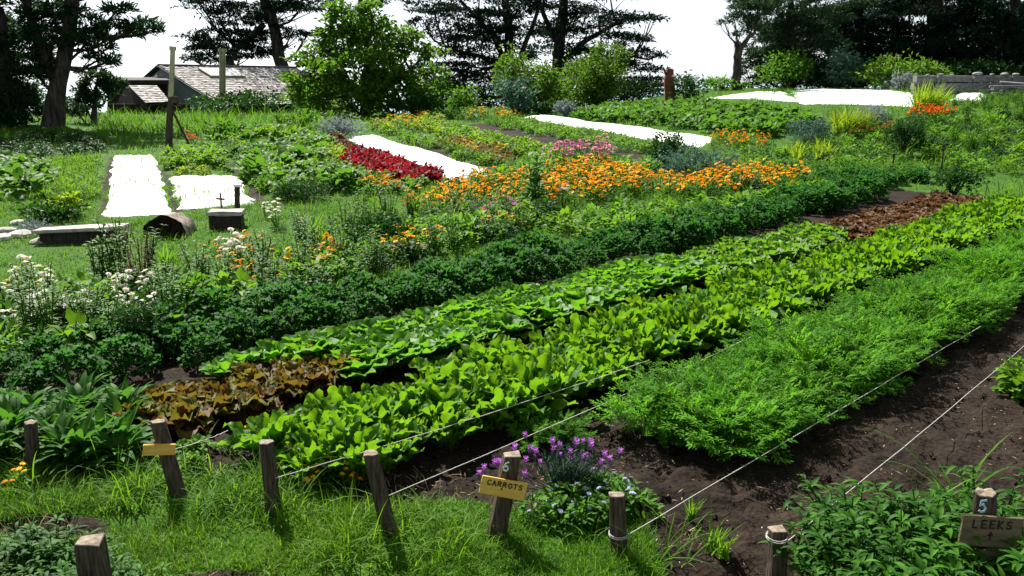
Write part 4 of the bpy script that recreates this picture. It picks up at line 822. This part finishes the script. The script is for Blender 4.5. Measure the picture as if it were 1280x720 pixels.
# border between the lawn and the dark bed
fill([(0, 452), (0, 384), (90, 376), (210, 368), (330, 342), (470, 308), (560, 275), (640, 268), (700, 268), (640, 300), (520, 330), (400, 370), (260, 420), (120, 446)], .30, K_GRN + K_GRNB + K_TALL + K_DARKC, 'border_plant', 'leafy green plant in the flower border between lawn and dark crinkled bed', 'plant', 'leafy plants of the flower border', (.75, 1.2), 298, .08)
for poly, n_, kk, name, label, grp, hh in (
    ([(0, 430), (0, 378), (70, 370), (120, 408), (60, 430)], .33, K_DAISY, 'daisy_plant', 'white daisy plant at the left edge of the flower border', 'white daisies at the left edge', .4),
    ([(135, 405), (130, 372), (170, 362), (205, 400), (190, 418)], .27, K_DAISY, 'daisy_plant', 'white daisy plant growing through the dark shrub in the border', 'white daisies around the dark shrub', .4),
    ([(268, 345), (262, 318), (300, 318), (305, 345)], .3, K_DAISY, 'daisy_plant', 'white daisy plant in the middle of the flower border', 'white daisies in the middle of the border', .4),
    ([(305, 290), (330, 268), (360, 275), (340, 300)], .4, K_DAISY, 'daisy_plant', 'white daisy plant at the lawn edge right of the squat block', 'white daisies at the lawn edge', .4),
    ([(10, 375), (60, 360), (95, 372), (30, 390)], .4, K_CALM, 'calendula_plant', 'orange flowering plant among the leftmost daisies', 'orange flowers among the leftmost daisies', .4),
    ([(260, 372), (275, 335), (360, 330), (375, 360), (320, 380)], .33, K_CALM, 'calendula_plant', 'orange flowering plant in the middle of the flower border', 'orange flowers in the middle of the border', .4),
    ([(255, 328), (265, 308), (330, 305), (350, 322)], .42, K_CALM, 'calendula_plant', 'orange flowering plant close to the hollow log', 'orange flowers near the hollow log', .4),
    ([(380, 350), (385, 325), (425, 320), (430, 345)], .26, K_CALY, 'calendula_plant', 'yellow and orange flowering plant beside the dark crinkled bed', 'yellow-orange flowers beside the dark bed', .4),
    ([(465, 330), (475, 308), (545, 300), (550, 322)], .28, K_CALY, 'calendula_plant', 'yellow and orange flowering plant below the dark green shrub', 'yellow-orange flowers below the dark shrub', .4),
    ([(590, 300), (600, 285), (650, 285), (650, 298)], .35, K_CALY, 'calendula_plant', 'sparse orange flowering plant below the magenta flowers', 'sparse orange flowers below the magenta ones', .4)):
    fill(poly, n_ * 1.12, kk, name, label, 'flower', grp, (.75, 1.1))
fill([(490, 276), (540, 248), (610, 230), (690, 226), (690, 255), (620, 264), (560, 274)], .44, K_CALF, 'calendula_plant', 'orange flowering plant in the left half of the big orange flower bank', 'flower', 'orange flowers left of the tall leafy stem', (1.0, 1.35))
fill([(685, 262), (690, 222), (740, 212), (800, 222), (830, 240), (770, 256)], .39, K_CALF, 'calendula_plant', 'orange flowering plant right of the tall leafy stem', 'flower', 'orange flowers right of the tall leafy stem', (1.0, 1.35))
fill([(810, 252), (850, 235), (905, 220), (960, 222), (1010, 230), (990, 243), (910, 252)], .40, K_CALF, 'calendula_plant', 'orange flowering plant in the bank beside the grey-blue bush', 'flower', 'orange flowers beside the grey-blue bush', (1.0, 1.35))
fill([(440, 244), (470, 232), (510, 240), (500, 248)], .45, K_CAL, 'calendula_plant', 'orange flowering plant at the near end of the crimson lettuces', 'flower', 'orange flowers below the crimson lettuces')
fill([(885, 185), (900, 172), (960, 180), (950, 192)], .5, K_CAL, 'calendula_plant', 'orange flowering plant at the near end of the narrow white strip', 'flower', 'orange flowers by the narrow white strip')
fill([(1140, 153), (1150, 143), (1190, 145), (1190, 153)], .42, K_SCAR, 'scarlet_flower_plant', 'scarlet orange flowering plant below the second tall grass clump', 'flower', 'scarlet flowers below the grass clump', (1.2, 1.6))
fill([(1055, 176), (1060, 168), (1110, 166), (1108, 174)], .6, K_SCAR, 'scarlet_flower_plant', 'scarlet flowering plant in front of the first tall grass clump', 'flower', 'scarlet flowers before the first grass clump')
fill([(600, 282), (610, 270), (645, 268), (640, 282)], .3, K_MAG, 'magenta_flower_plant', 'magenta flowering plant in front of the orange bank', 'flower', 'magenta flowers', (.9, 1.2))
fill([(685, 214), (690, 202), (760, 200), (765, 212)], .42, K_PINK, 'pink_flower_plant', 'tall pink flowering plant behind the orange flower bank', 'flower', 'pink flowers behind the orange bank', (1.0, 1.5))
fill([(560, 195), (580, 188), (640, 195), (620, 203)], .7, K_CALY, 'calendula_plant', 'yellow flowering plant in the far rows', 'flower', 'yellow flowers in the far rows')
fill([(580, 152), (590, 146), (650, 150), (640, 156)], .8, K_CALY, 'calendula_plant', 'yellow flowering plant below the tiny dark bush', 'flower', 'yellow flowers below the tiny bush', (1.2, 1.7))
fill([(230, 182), (236, 172), (250, 174), (246, 184)], .5, K_SCAR, 'scarlet_flower_plant', 'rusty flowering plant at the foot of the tall pole', 'flower', 'rusty flowers by the tall pole')
fill([(690, 290), (760, 268), (900, 262), (1000, 240), (1040, 244), (900, 285), (740, 305)], .4, K_GRNB + K_GRN, 'light_green_plant', 'light green leafy plant between the orange bank and the dark crinkled bed', 'plant', 'light green plants behind the dark bed')
fill([(360, 322), (380, 290), (450, 272), (520, 268), (480, 304), (420, 318)], .42, K_GRN + K_TALL + K_STRAP, 'lawn_edge_plant', 'green sword-leaved or leafy plant at the far edge of the lawn', 'plant', 'plants at the far edge of the lawn')
for px, py, kk, nm, lb, s in ((670, 262, K_STEM, 'tall_leafy_stem', 'tall dark leafy stem standing in front of the orange flower bank', 1.9), (672, 258, K_STEM, 'tall_leafy_stem', 'second leafy stem close behind the tall one in the orange bank', 1.7),
    (655, 272, K_STRAPY, 'sword_leaf_plant', 'yellow sword-leaved plant beside the magenta flowers', 1.0), (566, 282, K_STRAPY, 'sword_leaf_plant', 'yellow sword-leaved plant left of the magenta flowers', .9), (205, 338, K_STRAP, 'sword_leaf_plant', 'dark upright sword-leaved plant near the hollow log', .9),
    (178, 372, K_SEED, 'seed_head_plant', 'brown plant gone to seed behind the daisies', 1.1), (172, 380, K_SEED, 'seed_head_plant', 'brown seed stalks rising beside the dark shrub', 1.0), (150, 358, K_TALL, 'tall_weed', 'tall thin green weed behind the daisies, nearest the hollow log', 1.5), (128, 362, K_TALL, 'tall_weed', 'bushy tall green weed left of the seed stalks', 1.4), (160, 345, K_SEED, 'seed_head_plant', 'tallest thin seed stalk against the lawn', 1.3), (185, 345, K_TALL, 'tall_weed', 'slim green weed just below the hollow log', 1.2),
    (1056, 168, K_ORN, 'grass_clump', 'tall yellow-green grass clump left of the grey shrub', 1.35), (1074, 166, K_ORN, 'grass_clump', 'shorter grass clump touching the grey shrub', 1.1), (1160, 138, K_ORN, 'grass_clump', 'tall yellow-green grass clump before the low grey wall', 1.6),
    (705, 262, K_DAISY, 'lily_plant', 'white flowers at the front of the orange bank right of the leafy stem', 1.2), (752, 216, K_PINK, 'pink_spike', 'tallest pink flower spike standing up behind the orange bank', 1.7)):
    spawn(nm, pick(kk), g(px, py), lb, 'plant', None, s)
fill([(985, 205), (990, 192), (1040, 190), (1040, 204)], .5, K_STRAPY, 'sword_leaf_plant', 'yellow sword-leaved plant in the clump below the blue-grey bush', 'plant', 'yellow sword leaves below the blue-grey bush', (.9, 1.2))
# far beds
fill([(0, 252), (0, 210), (48, 208), (56, 228), (40, 252)], .5, K_BIG, 'leafy_vegetable', 'broad-leaved green vegetable in the bed at the far left edge', 'vegetable plant', 'vegetables in the far left bed')
fill([(44, 252), (70, 206), (122, 200), (116, 252)], .34, K_FINE, 'fine_leaf_plant', 'fine-leaved bright green plant in the carpet beside the far left path', 'vegetable plant', 'fine green carpet beside the far left path', (.9, 1.3))
fill([(214, 213), (212, 198), (268, 196), (274, 212)], .36, K_GRNB, 'hedge_row_plant', 'bright green plant in the hedge-like row behind the short white cover', 'vegetable plant', 'hedge-like row behind the short white cover', (1.0, 1.4))
fill([(222, 222), (225, 215), (268, 214), (272, 221)], .34, K_LIME, 'lime_lettuce', 'lime green lettuce in the short strip touching the small white cover', 'lettuce', 'lime lettuces by the small white cover', (.6, .9))
fill([(262, 190), (280, 172), (360, 168), (400, 176), (420, 200), (440, 240), (360, 250), (310, 225), (300, 205)], .52, K_GRN + K_GRNB + K_BIG, 'mixed_vegetable', 'leafy green vegetable in the mixed patch behind the dark mounded bush', 'vegetable plant', 'mixed patch behind the dark mounded bush')
fill([(415, 215), (425, 206), (530, 235), (500, 248), (470, 244), (430, 240)], .5, K_BIG, 'leafy_vegetable', 'broad-leaved green vegetable in front of the crimson lettuces', 'vegetable plant', 'vegetables before the crimson lettuces', (.5, .7))
fill([(430, 206), (446, 192), (500, 205), (552, 223), (515, 234), (470, 222)], .30, K_CRIM, 'crimson_lettuce', 'crimson lettuce in the red strip beside the long white cover', 'lettuce', 'crimson lettuces beside the long white cover', (1.0, 1.4))
fill([(404, 180), (415, 173), (452, 190), (440, 198)], .4, K_RUSS, 'russet_lettuce', 'dull red lettuce at the back end of the crimson strip', 'lettuce', 'dull red lettuces at the back of the crimson strip', (1.0, 1.5))
fill([(398, 196), (410, 184), (438, 198), (425, 210)], .4, K_LIME, 'lime_lettuce', 'lime green lettuce left of the crimson strip', 'lettuce', 'lime lettuces left of the crimson strip')
fill([(462, 164), (478, 158), (560, 186), (640, 208), (615, 212)], .48, K_GRNB + K_GRN, 'row_vegetable', 'low green vegetable in the row directly behind the long white cover', 'vegetable plant', 'green row behind the long white cover', (.8, 1.15))
fill([(545, 184), (575, 178), (650, 198), (625, 208)], .42, K_BROWN, 'brown_lettuce', 'olive brown lettuce in the dark strip behind the long white cover', 'lettuce', 'olive brown lettuces', (.85, 1.2))
fill([(500, 160), (540, 152), (640, 180), (720, 200), (690, 208), (600, 186)], .5, K_LIME + K_GRNB, 'lime_lettuce', 'lime green lettuce in the row beside the bare soil strip', 'lettuce', 'lime lettuces beside the bare soil strip')
fill([(460, 166), (470, 156), (530, 148), (560, 152), (520, 166)], .6, K_LIME + K_CALY, 'yellow_green_plant', 'yellow-green plant at the far end of the lime lettuce row', 'plant', 'yellow-green plants at the far row ends', (1.0, 1.4))
fill([(600, 154), (640, 150), (820, 182), (800, 196)], .55, K_GRN + K_GRNB, 'row_vegetable', 'low green vegetable in the row between bare soil and narrow white strip', 'vegetable plant', 'green row before the narrow white strip', (.8, 1.1))
fill([(720, 150), (760, 138), (860, 134), (985, 143), (1020, 160), (960, 172), (900, 168), (820, 158)], .62, K_BIG, 'large_leaf_vegetable', 'large-leaved green vegetable in the bed below the broad white cover', 'vegetable plant', 'large-leaved bed below the broad white cover', (.9, 1.3))
fill([(520, 150), (560, 140), (700, 142), (640, 150), (600, 152)], .8, K_GRN, 'low_plant', 'low green plant in front of the sunny bushes', 'plant', 'low plants before the sunny bushes', (1, 1.5))
fill([(900, 205), (950, 188), (1100, 180), (1280, 196), (1280, 222), (1140, 214), (1060, 222), (960, 222)], .55, K_GRN + K_GRNB + K_DARKC, 'wild_plant', 'low green plant in the wild strip left and right of the dark feathery bush', 'plant', 'wild strip around the dark feathery bush', (.7, 1.1), 298, .2)
fill([(1030, 188), (1060, 160), (1100, 158), (1160, 158), (1280, 140), (1290, 196), (1160, 196), (1090, 182)], .62, K_TALL + K_GRN + K_GRNB + K_DARKC, 'overgrown_plant', 'leafy plant in the overgrown beds below the low grey wall', 'plant', 'overgrown beds below the low grey wall', (.9, 1.4))
fill([(1190, 140), (1200, 126), (1290, 124), (1290, 145)], .7, K_TALL + K_GRN, 'tall_weed', 'tall weed close under the low grey wall', 'plant', 'weeds under the low grey wall', (.8, 1.2))
fill([(940, 128), (950, 118), (1000, 116), (1000, 122)], .9, K_GRN, 'low_weed', 'low weed at the back edge of the pale fabric tail', 'plant', 'weeds behind the pale fabric tail', (.6, .9))
fill([(560, 240), (600, 228), (650, 214), (690, 206), (830, 212), (800, 225), (690, 225)], .5, K_GRN + K_GRNB, 'flower_bank_plant', 'green leafy plant just behind the orange flower bank', 'plant', 'leafy plants behind the orange bank')
fill([(950, 250), (1000, 228), (1060, 222), (1180, 226), (1060, 244), (1010, 262)], .45, K_KALE, 'dark_leafy_plant', 'dark green crinkled plant behind the russet lettuces', 'vegetable plant', 'dark plants behind the russet lettuces', (.7, .95))
fill([(0, 205), (0, 178), (60, 170), (130, 176), (130, 196), (70, 202)], .7, K_DARKC, 'shade_plant', 'dark plant in the shade below the leaning pine', 'plant', 'shade plants below the leaning pine', (.8, 1.3))

# ------------------------------------------------------------------ lavender, small blue flowers
def lavender():
    x, y = g(705, 622); o = obj('lavender_bush', None, None, (x, y, float(ter(x, y)))); tag(o, 'grey-green lavender bush with purple flower heads behind the CARROTS sign', 'lavender')
    G = Geo(); n = 150
    for i in range(n):
        az = U(0, 6.28); r0 = .05 * math.sqrt(U(0, 1)); lean = U(0, .75); Ls = U(.18, .33); u = np.linspace(0, 1, 5)
        d = np.array([math.cos(az) * .9 + .12, math.sin(az) * .6]); P_ = np.stack([d[0] * (r0 + lean * Ls * u), d[1] * (r0 + lean * Ls * u), Ls * u * math.cos(lean * .8)], -1)
        tube(G, P_, [.003, .0025, .002, .002, .0015], 4, .3, cap=False)
        m = 14; uu = U(.1, 1, m); b = np.stack([np.interp(uu, u, P_[:, j]) for j in range(3)], -1)
        leaves(G, m, b, U(0, 6.28, m), U(.025, .045, m), .006, U(.3, 1.2, m), U(.3, 1.0, m), 'lance', 2, 3, .2, 0)
    obj('foliage', G.mesh('foliage', M['bluegreen']), o)
    heads = [(598, 591), (605, 583), (623, 575), (620, 582), (658, 540), (663, 558), (668, 566), (672, 562), (657, 573), (659, 590), (692, 550), (691, 560), (698, 553), (700, 566), (690, 584), (718, 551), (713, 562), (730, 548), (736, 550), (739, 556), (728, 568), (734, 568), (732, 584), (756, 566), (773, 562), (764, 574), (676, 575), (710, 572), (748, 576), (641, 560)]
    G = Geo(); b = np.array(o.location)
    for px, py in heads:
        yy = y + U(-.18, .16); t = at(px, py + 8, yy) - b; t[2] = max(t[2], .12)
        tube(G, [(t[0] * .2, t[1] * .2, .05), (t[0] * .75, t[1] * .75, t[2] * .6), t], [.003, .0025, .002], 4, .4, cap=False)
        obj('flower', pick(FL['lav']), o, t, (rng.normal(0, .2), rng.normal(0, .2), U(0, 6)), U(.75, 1.05))
    obj('stalk', G.mesh('stalk', M['bluegreen']), o)
lavender()
K_BLUE = V(v_flowering, 4, 'green', ['blue'], 3, .12, .17, 90, .06, .028, 1, .03, 'oval')
fill([(665, 650), (680, 622), (740, 612), (800, 620), (800, 652), (760, 664), (700, 664)], .13, K_BLUE, 'blue_flower_plant', 'small leafy plant with pale blue flowers at the foot of the lavender', 'flower', 'pale blue flowers below the lavender', (.8, 1.15))
for px, py in ((432, 612), (395, 612), (310, 562), (28, 612)):
    spawn('orange_weed', pick(K_CALY), g(px, py), 'tiny orange-flowered weed by the posts', 'flower', 'tiny orange flowers by the posts', .5)
for px, py, s in ((890, 690, .8), (905, 700, .7), (862, 650, .6)):
    spawn('grass_tuft', pick(K_STRAP), g(px, py), 'thin grassy tuft sprouting from the bare soil', 'grass tuft', 'grass tufts on the bare soil', s * .6)

# ------------------------------------------------------------------ posts, signs, strings
STROKES = {'C': [[(.9, .85), (.6, 1), (.25, .9), (.05, .5), (.25, .1), (.6, 0), (.9, .15)]], 'A': [[(0, 0), (.45, 1), (.9, 0)], [(.18, .4), (.75, .4)]], 'R': [[(.05, 0), (.05, 1), (.6, 1), (.8, .77), (.6, .52), (.05, .5)], [(.4, .5), (.85, 0)]],
    'O': [[(.45, 1), (.1, .8), (.05, .4), (.3, 0), (.65, .02), (.9, .4), (.8, .85), (.45, 1)]], 'T': [[(0, 1), (.9, 1)], [(.45, 1), (.45, 0)]], 'S': [[(.85, .88), (.5, 1), (.15, .85), (.2, .6), (.7, .42), (.8, .15), (.45, 0), (.08, .12)]],
    'L': [[(.1, 1), (.1, 0), (.75, 0)]], 'E': [[(.8, 1), (.1, 1), (.1, 0), (.85, 0)], [(.1, .5), (.65, .5)]], 'K': [[(.1, 1), (.1, 0)], [(.8, 1), (.1, .45), (.85, 0)]],
    '6': [[(.75, 1), (.35, .75), (.1, .35), (.25, .03), (.6, 0), (.85, .25), (.65, .5), (.2, .4)]], '5': [[(.8, 1), (.2, 1), (.15, .58), (.55, .62), (.85, .35), (.7, .05), (.35, 0), (.1, .12)]],
    '^': [[(.1, .55), (.45, 1), (.8, .55)], [(.45, 1), (.45, 0)]]}
def lettering(text, h, w, space, lw, mat, parent, origin, rot=(0, 0, 0)):
    """Hand-drawn strokes lying on the local XZ plane, facing -Y."""
    G = Geo(); x = -(len(text) * (w + space) - space) / 2
    for ch in text:
        for stv in STROKES.get(ch, []):
            P_ = [(x + a * w + rng.normal(0, .02 * w), b * h - h / 2 + rng.normal(0, .02 * h)) for a, b in stv]
            for (x0, z0), (x1, z1) in zip(P_[:-1], P_[1:]):
                d = np.array([x1 - x0, z1 - z0]); l = np.linalg.norm(d) + 1e-9; d /= l; nn = np.array([-d[1], d[0]]) * lw / 2; e = d * lw * .4
                q = [(x0 - e[0] + nn[0], z0 - e[1] + nn[1]), (x1 + e[0] + nn[0], z1 + e[1] + nn[1]), (x1 + e[0] - nn[0], z1 + e[1] - nn[1]), (x0 - e[0] - nn[0], z0 - e[1] - nn[1])]
                dy = rng.uniform(0, .0006); G.add([(a, -dy, b) for a, b in q] + [(a, .0012, b) for a, b in q], [[3, 2, 1, 0], [0, 1, 5, 4], [1, 2, 6, 5], [2, 3, 7, 6], [3, 0, 4, 7]])
        x += w + space
    return obj('lettering', G.mesh('lettering', M[mat], False), parent, origin, rot)
def post(name, label, bx, by, tx, ty, wpx, square=False, cat='post', cut=True, lean=.02):
    x, y = g(bx, by); z = float(ter(x, y)); b = np.array([x, y, z]); top = at(tx, ty, y + lean) - b; k = ppm(y); r = wpx / 2 / k
    o = obj(name, None, None, b); tag(o, label, cat)
    G = Geo(); m = 9; u = np.linspace(-.12, 1, m); sides = 4 if square else 10
    thv = np.linspace(0, 2 * np.pi, sides, endpoint=False) + (math.pi / 4 + .12 if square else 0); rad = r * (1.3 if square else 1.0)
    rw = rad * (1 + (rng.normal(0, .03, (m, sides)) if square else rng.normal(0, .05, (1, sides)) + rng.normal(0, .025, (m, sides)))) * (1.08 - .1 * u)[:, None]
    V_ = top[None, None] * u[:, None, None] + np.stack([rw * np.cos(thv), rw * np.sin(thv) * .9, np.zeros_like(rw)], -1)
    V_[-1, :, 2] += rng.normal(0, .004, sides)
    i = np.arange(m - 1)[:, None] * sides; j = np.arange(sides)[None]; j2 = (j + 1) % sides
    G.add(V_.reshape(-1, 3), np.stack([i + j, i + j2, i + sides + j2, i + sides + j], -1).reshape(-1, 4))
    obj('shaft', G.mesh('shaft', M['post'], not square), o)
    G = Geo(); ring = V_[-1]; c = ring.mean(0); G.add(np.concatenate([ring, c + (ring - c) * .93 + [0, 0, .004], [c + [0, 0, .006]]]), [[i, (i + 1) % sides, sides + (i + 1) % sides] for i in range(sides)] + [[i, sides + (i + 1) % sides, sides + i] for i in range(sides)] + [[sides + i, sides + (i + 1) % sides, 2 * sides] for i in range(sides)])
    obj('cut_top', G.mesh('cut_top', M['endgrain'], False), o)
    return o, b, top, r
def board(o, b, px, py, yoff, w, h, tilt, mat, rot_z=0.0):
    c = at(px, py, b[1] + yoff) - b
    bd = bev_box('sign_board', (w, .014, h), mat, c, (0, tilt, rot_z), None, None, o, .0012); return bd
post('wooden_post', 'shaded short post among the broad-leaved plants at the left', 42, 590, 38, 528, 18)
o, b, tp, r = post('sign_post', 'leaning post with a blank yellow board nailed across it', 224, 622, 197, 527, 22, cat='sign'); bd = board(o, b, 199, 562, -.055, .175, .062, .17, 'board', .5)
post('wooden_post', 'upright grey post between the leaning sign post and the beet row', 342, 644, 333, 553, 21)
post('wooden_post', 'grey post leaning left, left neighbour of the CARROTS sign', 487, 668, 463, 567, 23)
o, b, tp, r = post('sign_post', 'leaning post with the yellow CARROTS board and a painted 6', 620, 672, 640, 568, 25, True, 'sign')
bd = board(o, b, 629, 610, -.062, .24, .098, .22, 'board', .05); lettering('CARROTS', .026, .020, .008, .0055, 'ink', bd, (.005, -.0088, .022))
G = Geo(); tube(G, [(0, -.006, 0), (0, -.0105, 0)], .005, 8); obj('nail', G.mesh('nail', M['ink']), bd, (-.008, 0, -.004))
c = at(633, 583, b[1] - .052) - b; lettering('6', .052, .034, 0, .007, 'chalk', o, c, (0, .16, .0))
P772 = post('wooden_post', 'short grey post at the corner of the bare soil, right of the lavender', 774, 696, 771, 619, 24)
P970 = post('wooden_post', 'squared post wrapped with white twine left of the leeks sign', 970, 745, 972, 662, 24, True)
o, b, tp, r = post('sign_post', 'post with a painted 5 and the LEEKS board, half hidden by leaves', 1228, 760, 1231, 616, 30, cat='sign')
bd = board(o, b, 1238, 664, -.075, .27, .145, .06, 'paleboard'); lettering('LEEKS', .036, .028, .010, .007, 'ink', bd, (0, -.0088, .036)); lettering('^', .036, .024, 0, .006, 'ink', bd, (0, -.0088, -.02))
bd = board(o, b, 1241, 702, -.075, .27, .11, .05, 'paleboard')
c = at(1229, 633, b[1] - .068) - b; lettering('5', .055, .036, 0, .009, 'chalkblue', o, c)
post('wooden_post', 'thick squared post with a sunlit top in the bottom left corner', 130, 790, 112, 676, 38, True)
def string(label, a, b_, sag=.02, wrap=None, rad=.0026):
    u = np.linspace(0, 1, 20)[:, None]; P_ = np.asarray(a) * (1 - u) + np.asarray(b_) * u; P_[1:-1] += rng.normal(0, .0015, (18, 3)); P_[:, 2] -= sag * 4 * (u * (1 - u))[:, 0]
    G = Geo(); tube(G, P_, rad, 6)
    if wrap is not None:
        c, r = wrap
        for dz in (0, .010):
            a_ = np.linspace(0, 2 * np.pi, 15); tube(G, np.stack([c[0] + r * np.cos(a_), c[1] + r * np.sin(a_), c[2] + dz + .004 * np.sin(a_)], -1), rad, 5, cap=False)
    tag(obj('string', G.mesh('string', M['string'])), label, 'string')
def gz(px, py, h): p = g(px, py, h); return np.array([p[0], p[1], float(ter(*p)) + h])
string('white string from the upright grey post along the edge of the beet row', at(343, 598, g(342, 644)[1] - .01), gz(812, 450, .30))
string('white string from the left-leaning post towards the carrot bed', at(480, 622, g(487, 668)[1]), gz(980, 402, .30))
b = P772[1]; string('white string along the near edge of the carrot bed over bare soil', at(786, 668, b[1] - .02), gz(1226, 408, .20), .0, (at(773, 668, b[1]), P772[3] * 1.12))
b = P970[1]; string('white string from the twine-wrapped post across the bare soil', at(980, 680, b[1] - .02), gz(1290, 424, .06), .015, (at(971, 672, b[1]), P970[3] * 1.22))
string('thin string from the leaning sign post to the red-brown lettuces', at(212, 563, g(224, 622)[1]), gz(285, 538, .06), .01, None, .0025)
